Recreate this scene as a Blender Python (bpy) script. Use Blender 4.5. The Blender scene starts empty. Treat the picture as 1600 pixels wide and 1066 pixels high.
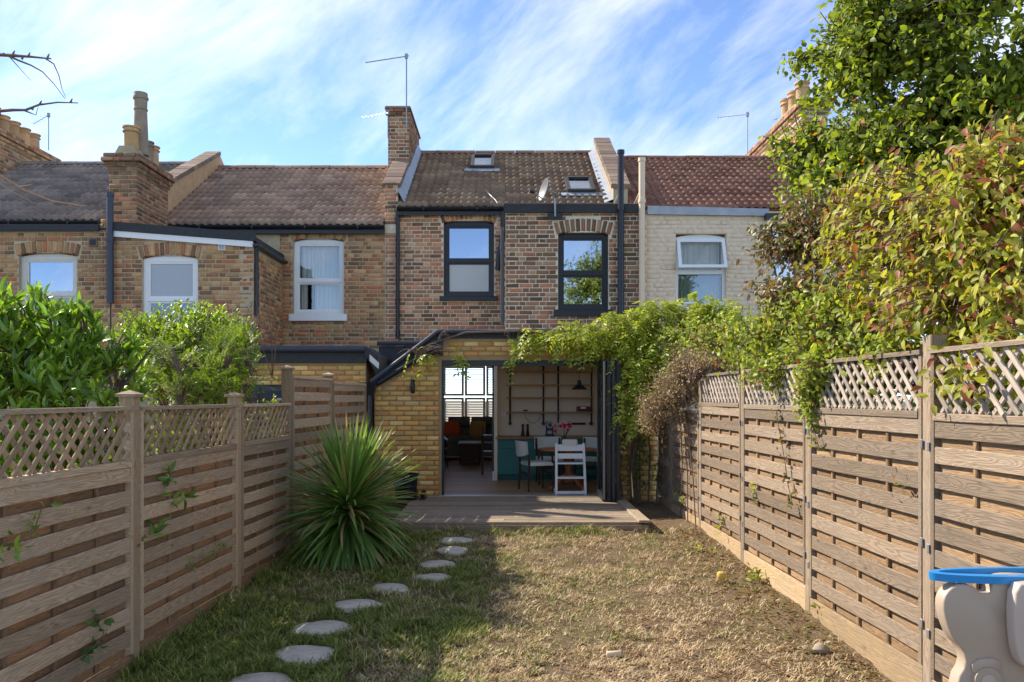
import bpy, math, random
import numpy as np
from mathutils import Vector, Matrix
random.seed(7); RNG = np.random.default_rng(7)
SC = bpy.context.scene
R = math.radians
# ------------------------------------------------------------------ camera, sky, sun, exposure
F, VX, VY, HC = 1280.0, 790.0, 620.0, 1.70          # focal length and vanishing point in 1600 px units, eye height
cam = bpy.data.cameras.new('camera'); cam_o = bpy.data.objects.new('camera', cam); SC.collection.objects.link(cam_o)
cam_o.location = (0, 0, HC); cam_o.rotation_euler = (R(90), 0, 0)
cam.sensor_width = 36; cam.lens = 36 * F / 1600
cam.shift_x = (800 - VX) / 1600; cam.shift_y = (VY - 533) / 1600
cam.clip_start = 0.1; cam.clip_end = 900
SC.camera = cam_o
TO_SUN = Vector((-1.12, 0.635, 1.0)).normalized()
SUN_EL = math.asin(TO_SUN.z); SUN_ROT = math.atan2(TO_SUN.x, TO_SUN.y)
w = bpy.data.worlds.new('World'); SC.world = w; w.use_nodes = True
def world_nodes():
    nt = w.node_tree; N = nt.nodes; L = nt.links; N.clear()
    out = N.new('ShaderNodeOutputWorld'); bg = N.new('ShaderNodeBackground'); bg.inputs['Strength'].default_value = 0.15
    sky = N.new('ShaderNodeTexSky'); sky.sky_type = 'NISHITA'; sky.sun_disc = False
    sky.sun_elevation = SUN_EL; sky.sun_rotation = SUN_ROT
    sky.air_density = 0.42; sky.dust_density = 0.0; sky.ozone_density = 1.8
    tc = N.new('ShaderNodeTexCoord')
    mp = N.new('ShaderNodeMapping'); mp.vector_type = 'TEXTURE'; mp.inputs['Rotation'].default_value = (0, R(-36), 0); mp.inputs['Scale'].default_value = (1.0, 1.0, 0.36); mp.inputs['Location'].default_value = (0.35, 0.2, 0.1)
    L.new(tc.outputs['Generated'], mp.inputs[0])
    n1 = N.new('ShaderNodeTexNoise'); n1.inputs['Scale'].default_value = 2.6; n1.inputs['Detail'].default_value = 9; n1.inputs['Roughness'].default_value = 0.62; n1.inputs['Distortion'].default_value = 0.35
    L.new(mp.outputs[0], n1.inputs['Vector'])
    rp = N.new('ShaderNodeValToRGB'); rp.color_ramp.elements[0].position = 0.43; rp.color_ramp.elements[1].position = 0.76
    rp.color_ramp.elements[0].color = (0, 0, 0, 1); rp.color_ramp.elements[1].color = (1, 1, 1, 1)
    L.new(n1.outputs['Fac'], rp.inputs[0])
    ml = N.new('ShaderNodeMath'); ml.operation = 'MULTIPLY'; ml.inputs[1].default_value = 0.56; L.new(rp.outputs[0], ml.inputs[0])
    mx = N.new('ShaderNodeMix'); mx.data_type = 'RGBA'; L.new(ml.outputs[0], mx.inputs['Factor'])
    L.new(sky.outputs[0], mx.inputs['A']); mx.inputs['B'].default_value = (4.7, 4.5, 4.25, 1)
    L.new(mx.outputs['Result'], bg.inputs['Color']); L.new(bg.outputs[0], out.inputs[0])
world_nodes()
sun = bpy.data.lights.new('sun', 'SUN'); sun.energy = 3.1; sun.angle = R(0.55); sun.color = (1.0, 0.92, 0.80)
sun_o = bpy.data.objects.new('sun', sun); SC.collection.objects.link(sun_o)
sun_o.rotation_euler = TO_SUN.to_track_quat('Z', 'Y').to_euler(); sun_o.location = (-20, 12, 25)
vs = SC.view_settings; vs.view_transform = 'Standard'; vs.look = 'None'; vs.gamma = 1; vs.exposure = 1.5
SC.cycles.use_denoising = True; SC.cycles.max_bounces = 9; SC.cycles.diffuse_bounces = 7; SC.cycles.transparent_max_bounces = 8
SC.cycles.caustics_reflective = False; SC.cycles.caustics_refractive = False

# ------------------------------------------------------------------ helpers
COL = SC.collection
def P(px, py, D): return Vector(((px - VX) * D / F, D, HC + (VY - py) * D / F))
def PX(px, D): return (px - VX) * D / F
def PZ(py, D): return HC + (VY - py) * D / F
def topx(v): return (VX + F * v[0] / v[1], VY - F * (v[2] - HC) / v[1])
WORLDP = {}
def tag(o, label=None, cat=None, group=None, kind=None):
    if label: o['label'] = label
    if cat: o['category'] = cat
    if group: o['group'] = group
    if kind: o['kind'] = kind
    return o
def thing(name, label, cat, loc=(0, 0, 0), rotz=0, group=None, world=True):
    o = bpy.data.objects.new(name, None); COL.objects.link(o); o.location = loc; o.rotation_euler = (0, 0, rotz); o.empty_display_size = .1
    tag(o, label, cat, group)
    if world: WORLDP[o.name] = Vector(loc)
    return o
def link(name, me, m=None, parent=None, mtx=None):
    o = bpy.data.objects.new(name, me); COL.objects.link(o)
    if m is not None and len(me.materials) == 0: me.materials.append(m)
    if parent is not None:
        o.parent = parent
        if parent.name in WORLDP: o.matrix_parent_inverse = Matrix.Translation(-WORLDP[parent.name])
    if mtx is not None: o.matrix_basis = mtx
    return o
def mesh_np(name, V, Fc, m=None, smooth=False):
    V = np.asarray(V, np.float32).reshape(-1, 3); Fc = np.asarray(Fc, np.int32); k = Fc.shape[1]; n = Fc.shape[0]
    me = bpy.data.meshes.new(name); me.vertices.add(len(V)); me.vertices.foreach_set('co', V.ravel())
    me.loops.add(n * k); me.loops.foreach_set('vertex_index', Fc.ravel())
    me.polygons.add(n); me.polygons.foreach_set('loop_start', np.arange(n, dtype=np.int32) * k)
    if smooth: me.polygons.foreach_set('use_smooth', np.ones(n, bool))
    me.update(calc_edges=True)
    if m is not None: me.materials.append(m)
    return me
class MB:
    def __init__(s): s.v = []; s.f = []
    def add(s, vs, fs):
        b = len(s.v); s.v += [tuple(p) for p in vs]; s.f += [tuple(b + i for i in f) for f in fs]; return s
    def box(s, x0, x1, y0, y1, z0, z1):
        return s.add([(x0,y0,z0),(x1,y0,z0),(x1,y1,z0),(x0,y1,z0),(x0,y0,z1),(x1,y0,z1),(x1,y1,z1),(x0,y1,z1)],
              [(0,3,2,1),(4,5,6,7),(0,1,5,4),(1,2,6,5),(2,3,7,6),(3,0,4,7)])
    def cbox(s, x0, x1, y0, y1, z0, z1, b=.008):
        "box with chamfered vertical and top edges"
        o = [(x0+b,y0),(x1-b,y0),(x1,y0+b),(x1,y1-b),(x1-b,y1),(x0+b,y1),(x0,y1-b),(x0,y0+b)]
        cx, cy = (x0+x1)/2, (y0+y1)/2
        def ins(p): return (min(max(p[0], x0+b), x1-b), min(max(p[1], y0+b), y1-b))
        vs = [(x,y,z0) for x,y in o] + [(x,y,z1-b) for x,y in o] + [(*ins(p), z1) for p in o]
        fs = [tuple(range(7,-1,-1)), tuple(range(16,24))]
        for i in range(8):
            j = (i+1) % 8; fs += [(i,j,8+j,8+i), (8+i,8+j,16+j,16+i)]
        return s.add(vs, fs)
    def hexa(s, p):  # 8 points bottom ring then top ring
        return s.add(p, [(0,3,2,1),(4,5,6,7),(0,1,5,4),(1,2,6,5),(2,3,7,6),(3,0,4,7)])
    def quad(s, a, b, c, d): return s.add([a,b,c,d], [(0,1,2,3)])
    def prism(s, poly, y0, y1, axis='y'):
        n = len(poly)
        mk = (lambda p, t: (p[0], t, p[1])) if axis == 'y' else ((lambda p, t: (t, p[0], p[1])) if axis == 'x' else (lambda p, t: (p[0], p[1], t)))
        vs = [mk(p, y0) for p in poly] + [mk(p, y1) for p in poly]
        return s.add(vs, [tuple(range(n)), tuple(range(2*n-1, n-1, -1))] + [(i, n+i, n+(i+1)%n, (i+1)%n) for i in range(n)])
    def tube(s, pts, r, k=8, cap=True):
        pts = [Vector(p) for p in pts]; rs = r if isinstance(r, (list, tuple)) else [r]*len(pts)
        b = len(s.v); up = None
        for i, p in enumerate(pts):
            d = (pts[min(i+1, len(pts)-1)] - pts[max(i-1, 0)]).normalized()
            if up is None: up = d.orthogonal().normalized()
            a = (up - d * up.dot(d))
            a = a.normalized() if a.length > 1e-6 else d.orthogonal().normalized(); up = a; c = d.cross(a)
            for j in range(k):
                t = 2*math.pi*j/k; s.v.append(tuple(p + (a*math.cos(t) + c*math.sin(t)) * rs[i]))
        for i in range(len(pts)-1):
            for j in range(k):
                s.f.append((b+i*k+j, b+i*k+(j+1)%k, b+(i+1)*k+(j+1)%k, b+(i+1)*k+j))
        if cap:
            s.f.append(tuple(b+j for j in range(k-1,-1,-1))); e = b+(len(pts)-1)*k; s.f.append(tuple(e+j for j in range(k)))
        return s
    def lathe(s, c, prof, k=16):
        b = len(s.v); c = Vector(c)
        for r, z in prof:
            for j in range(k):
                t = 2*math.pi*j/k; s.v.append((c.x + r*math.cos(t), c.y + r*math.sin(t), c.z + z))
        for i in range(len(prof)-1):
            for j in range(k): s.f.append((b+i*k+j, b+i*k+(j+1)%k, b+(i+1)*k+(j+1)%k, b+(i+1)*k+j))
        s.f.append(tuple(b+j for j in range(k-1,-1,-1))); e = b+(len(prof)-1)*k; s.f.append(tuple(e+j for j in range(k)))
        return s
    def mesh(s, name, m=None, smooth=False):
        me = bpy.data.meshes.new(name); me.from_pydata(s.v, [], s.f); me.update()
        if smooth:
            me.polygons.foreach_set('use_smooth', np.ones(len(me.polygons), bool))
            try: me.set_sharp_from_angle(angle=R(40))
            except Exception: pass
        if m is not None: me.materials.append(m)
        return me
    def build(s, name, m, parent=None, smooth=False, mtx=None): return link(name, s.mesh(name, m, smooth), m, parent, mtx)

# ------------------------------------------------------------------ materials
class G:
    def __init__(s, name):
        s.m = bpy.data.materials.new(name); s.m.use_nodes = True; s.nt = s.m.node_tree; s.N = s.nt.nodes; s.b = s.N['Principled BSDF']
    def n(s, t, **kw):
        x = s.N.new('ShaderNode' + t)
        for k, v in kw.items():
            if k.startswith('_'): setattr(x, k[1:], v)
            else: s.put(x.inputs[k.replace('__', ' ')], v)
        return x
    def put(s, i, v):
        if hasattr(v, 'is_output') and v.is_output: s.nt.links.new(v, i)
        elif isinstance(v, tuple) and len(v) == 3 and i.type == 'RGBA': i.default_value = (*v, 1)
        else: i.default_value = v
    def math(s, op, a, b=0.0, c=None):
        x = s.N.new('ShaderNodeMath'); x.operation = op; s.put(x.inputs[0], a); s.put(x.inputs[1], b)
        if c is not None: s.put(x.inputs[2], c)
        return x.outputs[0]
    def mix(s, f, a, b, bt='MIX'):
        x = s.N.new('ShaderNodeMix'); x.data_type = 'RGBA'; x.blend_type = bt
        s.put(x.inputs['Factor'], f); s.put(x.inputs['A'], a); s.put(x.inputs['B'], b); return x.outputs['Result']
    def ramp(s, f, stops, interp='LINEAR'):
        x = s.N.new('ShaderNodeValToRGB'); cr = x.color_ramp; cr.interpolation = interp
        while len(cr.elements) < len(stops): cr.elements.new(0.5)
        for e, (p, c) in zip(cr.elements, stops): e.position = p; e.color = (*c, 1) if len(c) == 3 else c
        s.put(x.inputs[0], f); return x.outputs[0]
    def rnd(s, k=1.0):
        oi = s.n('ObjectInfo').outputs['Random']; gi = s.n('NewGeometry').outputs['Random Per Island']
        return s.math('FRACT', s.math('MULTIPLY', s.math('ADD', oi, gi), k))
    def coord(s, kind='Object'): return s.n('TexCoord').outputs[kind]
    def wpos(s): return s.n('NewGeometry').outputs['Position']
    def noise(s, vec, scale, detail=3, rough=.55, dist=0): return s.n('TexNoise', Vector=vec, Scale=scale, Detail=detail, Roughness=rough, Distortion=dist).outputs['Fac']
    def bump(s, h, d=.01, st=.6): s.put(s.b.inputs['Normal'], s.n('Bump', Height=h, Distance=d, Strength=st).outputs[0])
    def out(s, col, rough=.8, spec=.25):
        s.put(s.b.inputs['Base Color'], col); s.put(s.b.inputs['Roughness'], rough); s.b.inputs['Specular IOR Level'].default_value = spec; return s.m
def plain(name, col, rough=.6, spec=.3, metal=0, mott=.12, sc=9):
    g = G(name); n = g.noise(g.wpos(), sc, 4)
    c = g.mix(g.math('MULTIPLY', n, 1.0), tuple(x*(1-mott) for x in col), tuple(min(1, x*(1+mott)) for x in col))
    g.b.inputs['Metallic'].default_value = metal
    return g.out(c, rough, spec)
def varied(name, cols, rough=.85, sc=30, mott=.35, bump=.004, weather=None, wsc=1.2):
    g = G(name); n = len(cols)
    c = g.ramp(g.rnd(), [(i/n, col) for i, col in enumerate(cols)], 'CONSTANT')
    p = g.wpos(); nz = g.noise(p, sc, 4, .65)
    v = g.math('ADD', g.math('MULTIPLY', nz, 2*mott), 1 - mott)
    r2 = g.math('ADD', g.math('MULTIPLY', g.rnd(7.31), .36), .82)
    c = g.mix(1.0, c, g.n('CombineColor', Red=g.math('MULTIPLY', v, r2), Green=g.math('MULTIPLY', v, r2), Blue=g.math('MULTIPLY', v, r2)).outputs[0], 'MULTIPLY')
    if weather:
        wn = g.noise(p, wsc, 6, .7)
        c = g.mix(g.ramp(wn, [(.46, (0,0,0)), (.72, (.62,.62,.62))]), c, weather)
    if bump: g.bump(nz, bump)
    return g.out(c, rough, .2)
MAT = {}
MAT['brick_c'] = varied('brick_brown', [(0.227, 0.119, 0.061), (0.486, 0.202, 0.099), (0.551, 0.276, 0.139), (0.292, 0.148, 0.075), (0.583, 0.222, 0.108), (0.414, 0.222, 0.114), (0.648, 0.378, 0.2), (0.187, 0.105, 0.058), (0.486, 0.263, 0.13), (0.599, 0.257, 0.13)], weather=(.155,.115,.08), wsc=1.1)
MAT['brick_o'] = varied('brick_dark_brown', [(0.19, 0.104, 0.057), (0.379, 0.164, 0.087), (0.28, 0.152, 0.081), (0.224, 0.12, 0.064), (0.477, 0.189, 0.094), (0.35, 0.201, 0.108), (0.406, 0.244, 0.132), (0.155, 0.09, 0.052), (0.323, 0.158, 0.087), (0.252, 0.146, 0.081)], weather=(.155,.115,.08), wsc=1.1)
MAT['brick_l'] = varied('brick_mixed_stock', [(0.458, 0.248, 0.103), (0.416, 0.169, 0.08), (0.554, 0.316, 0.133), (0.291, 0.153, 0.071), (0.499, 0.18, 0.076), (0.527, 0.3, 0.138), (0.36, 0.203, 0.093), (0.215, 0.119, 0.063), (0.597, 0.339, 0.151), (0.444, 0.232, 0.103)], weather=(.155,.115,.08), wsc=1.1)
MAT['brick_e'] = varied('brick_yellow', [(0.708, 0.399, 0.115), (0.628, 0.339, 0.094), (0.754, 0.459, 0.151), (0.663, 0.339, 0.101), (0.571, 0.279, 0.09), (0.731, 0.429, 0.137), (0.765, 0.519, 0.202), (0.617, 0.37, 0.108), (0.685, 0.33, 0.108), (0.537, 0.33, 0.115)], mott=.22)
MAT['brick_p'] = plain('brick_cream_paint', (.78,.60,.415), .8, mott=.07, sc=9)
MAT['mortar_c'] = plain('mortar_pale', (.68,.57,.42), .95, mott=.25, sc=14)
MAT['mortar_l'] = plain('mortar_brown', (.46,.36,.23), .95, mott=.35, sc=8)
MAT['mortar_e'] = plain('mortar_buff', (.36,.235,.11), .95, mott=.25, sc=14)
MAT['mortar_p'] = plain('paint_cream', (.77,.585,.40), .8, mott=.06, sc=6)
MAT['tile_l'] = varied('roof_tile_pink', [(0.349, 0.229, 0.158), (0.32, 0.202, 0.139), (0.388, 0.261, 0.181), (0.291, 0.179, 0.128), (0.369, 0.237, 0.158)], sc=22, weather=(.17,.125,.10), wsc=1.6)
MAT['tile_c'] = varied('roof_tile_brown', [(0.228, 0.144, 0.088), (0.254, 0.16, 0.097), (0.2, 0.126, 0.078), (0.282, 0.182, 0.111), (0.218, 0.133, 0.078)], sc=22, weather=(.15,.12,.09), wsc=1.3)
MAT['tile_r'] = varied('roof_tile_red', [(0.25, 0.116, 0.074), (0.28, 0.135, 0.085), (0.22, 0.099, 0.066), (0.3, 0.15, 0.097)], sc=22, weather=(.15,.075,.058), wsc=1.6)
MAT['render'] = plain('render_ochre', (.50,.32,.17), .9, mott=.3, sc=7)
MAT['coping'] = varied('coping_brick', [(0.231, 0.16, 0.114), (0.19, 0.128, 0.09), (0.272, 0.192, 0.132)], weather=(.13,.10,.08), wsc=5)
MAT['lead'] = plain('lead_grey', (.36,.38,.40), .55, .4, mott=.35, sc=6)
MAT['felt'] = plain('felt_black', (.045,.046,.047), .85, mott=.4, sc=20)
MAT['black'] = plain('black_plastic', (.014,.014,.017), .35, .4)
MAT['blackm'] = plain('black_frame', (.012,.012,.013), .4, .4)
MAT['greyp'] = plain('slate_pipe', (.040,.045,.060), .45, .4)
MAT['white'] = plain('white_paint', (.78,.77,.74), .4, .4, mott=.05)
MAT['offw'] = plain('offwhite_paint', (.66,.63,.56), .5, .3, mott=.1)
MAT['pot'] = varied('terracotta_buff', [(.50,.32,.15),(.56,.35,.16),(.46,.30,.16)], weather=(.22,.16,.10), wsc=3)
MAT['potr'] = plain('terracotta_red', (.34,.10,.055), .8, mott=.3)
MAT['potg'] = plain('pot_weathered', (.28,.22,.155), .9, mott=.35, sc=7)
MAT['galv'] = plain('galvanised', (.30,.31,.32), .45, .5, .6)
MAT['haunch'] = plain('mortar_haunch', (.40,.31,.19), .95, mott=.35, sc=5)
def glass(name, tint, gl, rough=.015):
    g = G(name); N = g.N
    t = g.n('BsdfTransparent', Color=tint); s = g.n('BsdfGlossy', Color=(.95,.97,1.0), Roughness=rough)
    x = N.new('ShaderNodeMixShader'); x.inputs[0].default_value = gl
    g.nt.links.new(t.outputs[0], x.inputs[1]); g.nt.links.new(s.outputs[0], x.inputs[2])
    g.nt.links.new(x.outputs[0], N['Material Output'].inputs[0]); return g.m
MAT['glass'] = glass('window_glass', (.85,.88,.86), .10)
MAT['glass_m'] = glass('window_glass_mirrorlike', (.5,.55,.55), .4)
MAT['glass_c'] = glass('clear_glass', (.93,.95,.95), .06)
MAT['frost'] = plain('frosted_glass', (.52,.51,.47), .25, .5, mott=.04)
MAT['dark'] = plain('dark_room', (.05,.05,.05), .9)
MAT['net'] = plain('net_curtain', (.74,.74,.72), .95, mott=.06)
def wood(name, a, b, tint, rough=.8, sc=1.0):
    g = G(name); oi = g.n('ObjectInfo').outputs['Random']
    off = g.n('CombineXYZ', X=g.math('MULTIPLY', oi, 37.0), Y=g.math('MULTIPLY', oi, 11.0), Z=g.math('MULTIPLY', oi, 23.0)).outputs[0]
    v = g.n('VectorMath', _operation='ADD'); g.put(v.inputs[0], g.coord()); g.put(v.inputs[1], off)
    mp = g.n('Mapping', Vector=v.outputs[0], Scale=(.75*sc, 9*sc, 9*sc)).outputs[0]
    n1 = g.noise(mp, 2.0, 1.5, .45, .5)
    rings = g.math('FRACT', g.math('MULTIPLY', n1, 16.0))
    rings = g.math('ABSOLUTE', g.math('SUBTRACT', rings, .5)); rings = g.math('MULTIPLY', g.math('POWER', g.math('MULTIPLY', rings, 2.0), 1.6), .62)
    mp2 = g.n('Mapping', Vector=v.outputs[0], Scale=(4*sc, 120*sc, 120*sc)).outputs[0]
    fine = g.noise(mp2, 2.0, 3, .6)
    kn = g.n('TexVoronoi', Vector=g.n('Mapping', Vector=v.outputs[0], Scale=(3.2, 8, 8)).outputs[0], Scale=1.0).outputs['Distance']
    knot = g.ramp(kn, [(.035, (1,1,1)), (.075, (.15,.15,.15)), (.095, (.6,.6,.6)), (.13, (0,0,0))])
    f = g.math('ADD', g.math('MULTIPLY', rings, 1.15), g.math('MULTIPLY', g.math('SUBTRACT', fine, .5), .9))
    c = g.mix(f, a, b)
    c = g.mix(g.math('MULTIPLY', knot, .7), c, tuple(x*.35 for x in b))
    wn = g.noise(g.wpos(), 2.6, 5, .65)
    c = g.mix(g.ramp(wn, [(.42,(0,0,0)),(.75,(.6,.6,.6))]), c, tint)
    br = g.math('ADD', g.math('MULTIPLY', oi, .55), .72)
    c = g.mix(1.0, c, g.n('CombineColor', Red=br, Green=br, Blue=br).outputs[0], 'MULTIPLY')
    g.bump(g.math('ADD', fine, rings), .004, .7)
    return g.out(c, rough, .2)
MAT['fence_l'] = wood('fence_wood_weathered', (.52,.365,.225), (.25,.163,.098), (.40,.32,.235))
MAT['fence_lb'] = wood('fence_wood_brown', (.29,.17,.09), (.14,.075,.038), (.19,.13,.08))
MAT['post_l'] = wood('post_wood_tan', (.44,.30,.17), (.27,.175,.092), (.36,.265,.175))
MAT['fence_r'] = wood('fence_wood_grey', (.30,.222,.15), (.135,.094,.062), (.235,.19,.145))
MAT['fence_rb'] = wood('fence_wood_orange', (.35,.22,.115), (.175,.098,.048), (.235,.165,.105))
MAT['lattice_r'] = wood('lattice_pale', (.42,.34,.265), (.29,.225,.165), (.33,.285,.235))
MAT['gravel_b'] = wood('gravel_board_pale', (.46,.33,.185), (.31,.195,.10), (.31,.245,.175))
MAT['deck'] = wood('deck_wood_grey', (.36,.275,.19), (.17,.125,.085), (.22,.185,.14))
MAT['oak'] = wood('worktop_oak', (.48,.26,.11), (.33,.165,.07), (.42,.22,.09), .4)
MAT['dwood'] = wood('dark_walnut', (.075,.035,.02), (.04,.018,.01), (.06,.03,.02), .4)
MAT['table'] = wood('table_cherry', (.42,.14,.045), (.28,.085,.028), (.36,.12,.04), .35)
MAT['floorb'] = wood('floor_oak', (.42,.245,.125), (.29,.16,.08), (.36,.21,.11), .3)
def leafm(name, cols, trans=.3, rough=.45, spec=.4, dry=None):
    g = G(name); n = len(cols)
    c = g.ramp(g.rnd(), [(i/max(1,n-1), col) for i, col in enumerate(cols)])
    br = g.math('ADD', g.math('MULTIPLY', g.rnd(5.7), .6), .7)
    c = g.mix(1.0, c, g.n('CombineColor', Red=br, Green=br, Blue=br).outputs[0], 'MULTIPLY')
    if dry:
        c = g.mix(g.ramp(g.rnd(3.17), [(dry[0], (0,0,0)), (min(.999, dry[0]+.02), (1,1,1))]), c, dry[1])
    g.out(c, rough, spec)
    t = g.n('BsdfTranslucent', Color=g.mix(1.0, c, (1.6,1.7,.7), 'MULTIPLY')); x = g.N.new('ShaderNodeMixShader'); x.inputs[0].default_value = trans
    g.nt.links.new(g.b.outputs[0], x.inputs[1]); g.nt.links.new(t.outputs[0], x.inputs[2]); g.nt.links.new(x.outputs[0], g.N['Material Output'].inputs[0])
    return g.m
MAT['laurel'] = leafm('leaf_laurel', [(0.075, 0.146, 0.021), (0.151, 0.266, 0.029), (0.283, 0.412, 0.046), (0.1, 0.186, 0.026), (0.35, 0.479, 0.058)], .32, .3, .5)
MAT['pitto'] = leafm('leaf_yellow_green', [(0.144, 0.228, 0.02), (0.24, 0.324, 0.028), (0.336, 0.42, 0.039), (0.108, 0.168, 0.018)], .35)
MAT['yew'] = leafm('leaf_yew', [(.13,.20,.02),(.24,.30,.03),(.19,.27,.03)], .3)
MAT['pear'] = leafm('leaf_pear', [(0.113, 0.154, 0.022), (0.192, 0.242, 0.027), (0.296, 0.336, 0.037), (0.148, 0.195, 0.022), (0.382, 0.389, 0.043)], .40, .5, .3, (.978, (.42,.09,.035)))
MAT['dog'] = leafm('leaf_dogwood', [(0.27, 0.277, 0.036), (0.4, 0.378, 0.048), (0.185, 0.214, 0.031), (0.442, 0.367, 0.055), (0.314, 0.315, 0.043)], .40, .5, .3, (.80, (.30,.10,.055)))
MAT['dogr'] = leafm('leaf_russet', [(.22,.10,.05),(.16,.13,.04),(.28,.13,.06),(.12,.14,.03),(.20,.21,.04)], .3)
MAT['vine'] = leafm('leaf_vine_green', [(0.196, 0.241, 0.036), (0.327, 0.362, 0.06), (0.147, 0.187, 0.026), (0.424, 0.429, 0.084)], .40, .5, .3, (.93, (.26,.10,.05)))
MAT['wist'] = leafm('leaf_wisteria', [(0.269, 0.323, 0.027), (0.377, 0.383, 0.038), (0.189, 0.273, 0.024), (0.447, 0.423, 0.057), (0.338, 0.373, 0.038)], .38)
MAT['brownc'] = leafm('leaf_dry_clematis', [(0.345, 0.23, 0.132), (0.253, 0.155, 0.098), (0.437, 0.322, 0.207), (0.196, 0.121, 0.069), (0.253, 0.218, 0.069)], .2, .8)
MAT['cord'] = leafm('leaf_cordyline', [(0.091, 0.172, 0.041), (0.14, 0.251, 0.052), (0.211, 0.331, 0.074), (0.12, 0.216, 0.052), (0.309, 0.402, 0.119)], .25, .35, .5, (.88, (.46,.34,.15)))
MAT['ivy'] = leafm('leaf_ivy', [(.03,.08,.015),(.06,.13,.02),(.10,.18,.03)], .2)
MAT['hedge'] = leafm('leaf_hedge', [(.05,.09,.015),(.09,.14,.02),(.13,.19,.03)], .25)
MAT['refl'] = leafm('leaf_reflected', [(0.117, 0.18, 0.024), (0.208, 0.264, 0.036), (0.312, 0.336, 0.048)], .3)
MAT['bark'] = plain('bark', (.10,.075,.055), .9, mott=.5, sc=25)
MAT['twig'] = plain('twig_brown', (.17,.11,.075), .85, mott=.4, sc=25)
MAT['twigo'] = plain('twig_orange', (.42,.23,.12), .8, mott=.3, sc=25)
# ------------------------------------------------------------------ ground and lawn
def zg(y): return float(np.interp(y, [0, 5, 7, 9, 10, 12.5], [-.34, -.14, -.03, .065, .115, .12]))
def zg_np(y): return np.interp(y, [0, 5, 7, 9, 10, 12.5], [-.34, -.14, -.03, .065, .115, .12])
def xl(y): return -2.848 + .066 * y            # left fence face
def xr(y): return 2.635 - .027 * y             # right fence face
_tab = RNG.random((64, 64))
def vnoise(x, y, s):
    x = np.asarray(x) * s + 100; y = np.asarray(y) * s + 100; xi = np.floor(x).astype(int); yi = np.floor(y).astype(int); fx = x - xi; fy = y - yi
    fx = fx*fx*(3-2*fx); fy = fy*fy*(3-2*fy); t = lambda a, b: _tab[a % 64, b % 64]
    return (t(xi,yi)*(1-fx)+t(xi+1,yi)*fx)*(1-fy) + (t(xi,yi+1)*(1-fx)+t(xi+1,yi+1)*fx)*fy
def fbm(x, y, s): return .55*vnoise(x,y,s) + .28*vnoise(x,y,s*2.1) + .17*vnoise(x,y,s*4.3)
def lawn_z(x, y): return zg_np(y) + (fbm(x, y, 1.6) - .5) * .05
def green_at(x, y):
    base = np.interp(x, [-2.6, -1.2, -.5, -.1, .4, 2.6], [.80, .85, .70, .26, .13, .04])
    base = np.maximum(base, np.interp(y, [8.5, 9.5], [0, .6]) * np.interp(x, [.6, 1.6], [1, .15]))
    return np.clip(base + (fbm(x, y, 1.3) - .5) * np.interp(x, [-.6, .3], [1.5, .75]) + (vnoise(x, y, 5.0) - .5) * .4, 0, 1)
def ground_mat():
    g = G('soil_and_thatch'); p = g.wpos()
    n1 = g.noise(p, 60, 5, .7); n2 = g.noise(p, 5, 5, .6); a = g.n('Attribute', _attribute_name='g').outputs['Fac']
    c = g.ramp(n1, [(.3, (.07,.046,.028)), (.5, (.17,.115,.066)), (.7, (.40,.30,.175))])
    c = g.mix(g.ramp(n2, [(.5,(0,0,0)),(.68,(.6,.6,.6))]), c, (.095,.058,.042))
    c = g.mix(g.math('MULTIPLY', a, .6), c, (.10,.115,.035))
    g.bump(n1, .02, .8); return g.out(c, .95, .1)
MAT['lawn'] = ground_mat()
def build_ground():
    mb = MB(); ys = [-60, 0, 3, 5, 7, 9, 10, 12.5, 16, 300]
    for a, b in zip(ys[:-1], ys[1:]):
        mb.quad((-200,a,zg(a)-.09), (200,a,zg(a)-.09), (200,b,zg(b)-.09), (-200,b,zg(b)-.09))
    g = mb.build('ground', plain('garden_earth', (.12,.10,.055), .95, mott=.5, sc=3)); tag(g, kind='structure')
    xs = np.arange(-2.75, 2.75, .045); yy = np.arange(2.5, 12.4, .045); X, Y = np.meshgrid(xs, yy); Z = lawn_z(X, Y) + (RNG.random(X.shape) - .5) * .016
    nx, ny = len(xs), len(yy); i = np.arange(nx*ny).reshape(ny, nx)
    Fq = np.stack([i[:-1,:-1], i[:-1,1:], i[1:,1:], i[1:,:-1]], -1).reshape(-1, 4)
    me = mesh_np('lawn', np.stack([X, Y, Z], -1), Fq, MAT['lawn'], True)
    at = me.attributes.new('g', 'FLOAT', 'POINT'); at.data.foreach_set('value', green_at(X, Y).ravel().astype(np.float32))
    tag(link('lawn', me), kind='structure')
build_ground()

# ------------------------------------------------------------------ bricks, walls, tiles
def brick_template():
    c = .006
    V = [(-.5,0+.02,-.5),(.5,.02,-.5),(.5,.02,.5),(-.5,.02,.5)]
    out = []
    for k in range(4):
        j = lambda s: random.uniform(-s, s)
        a, b = .5, .5; ca, cb = .018 + abs(j(.012)), .07 + abs(j(.04))
        back = [(-a,.05,-b),(a,.05,-b),(a,.05,b),(-a,.05,b)]
        mid = [(-a+j(.008),.005,-b+j(.04)),(a+j(.008),.005,-b+j(.04)),(a+j(.008),.005,b+j(.04)),(-a+j(.008),.005,b+j(.04))]
        fr = [(-a+ca+j(.008),j(.0015),-b+cb+j(.03)),(a-ca+j(.008),j(.0015),-b+cb+j(.03)),(a-ca+j(.008),j(.0015),b-cb+j(.03)),(-a+ca+j(.008),j(.0015),b-cb+j(.03))]
        f = [(8,9,10,11)]
        for i in range(4):
            q = (i+1) % 4; f += [(4+i,4+q,8+q,8+i),(i,q,4+q,4+i)]
        out.append((np.array(back+mid+fr, float), np.array(f, np.int32)))
    return out
BT = brick_template()
BT_ME = {}
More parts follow.
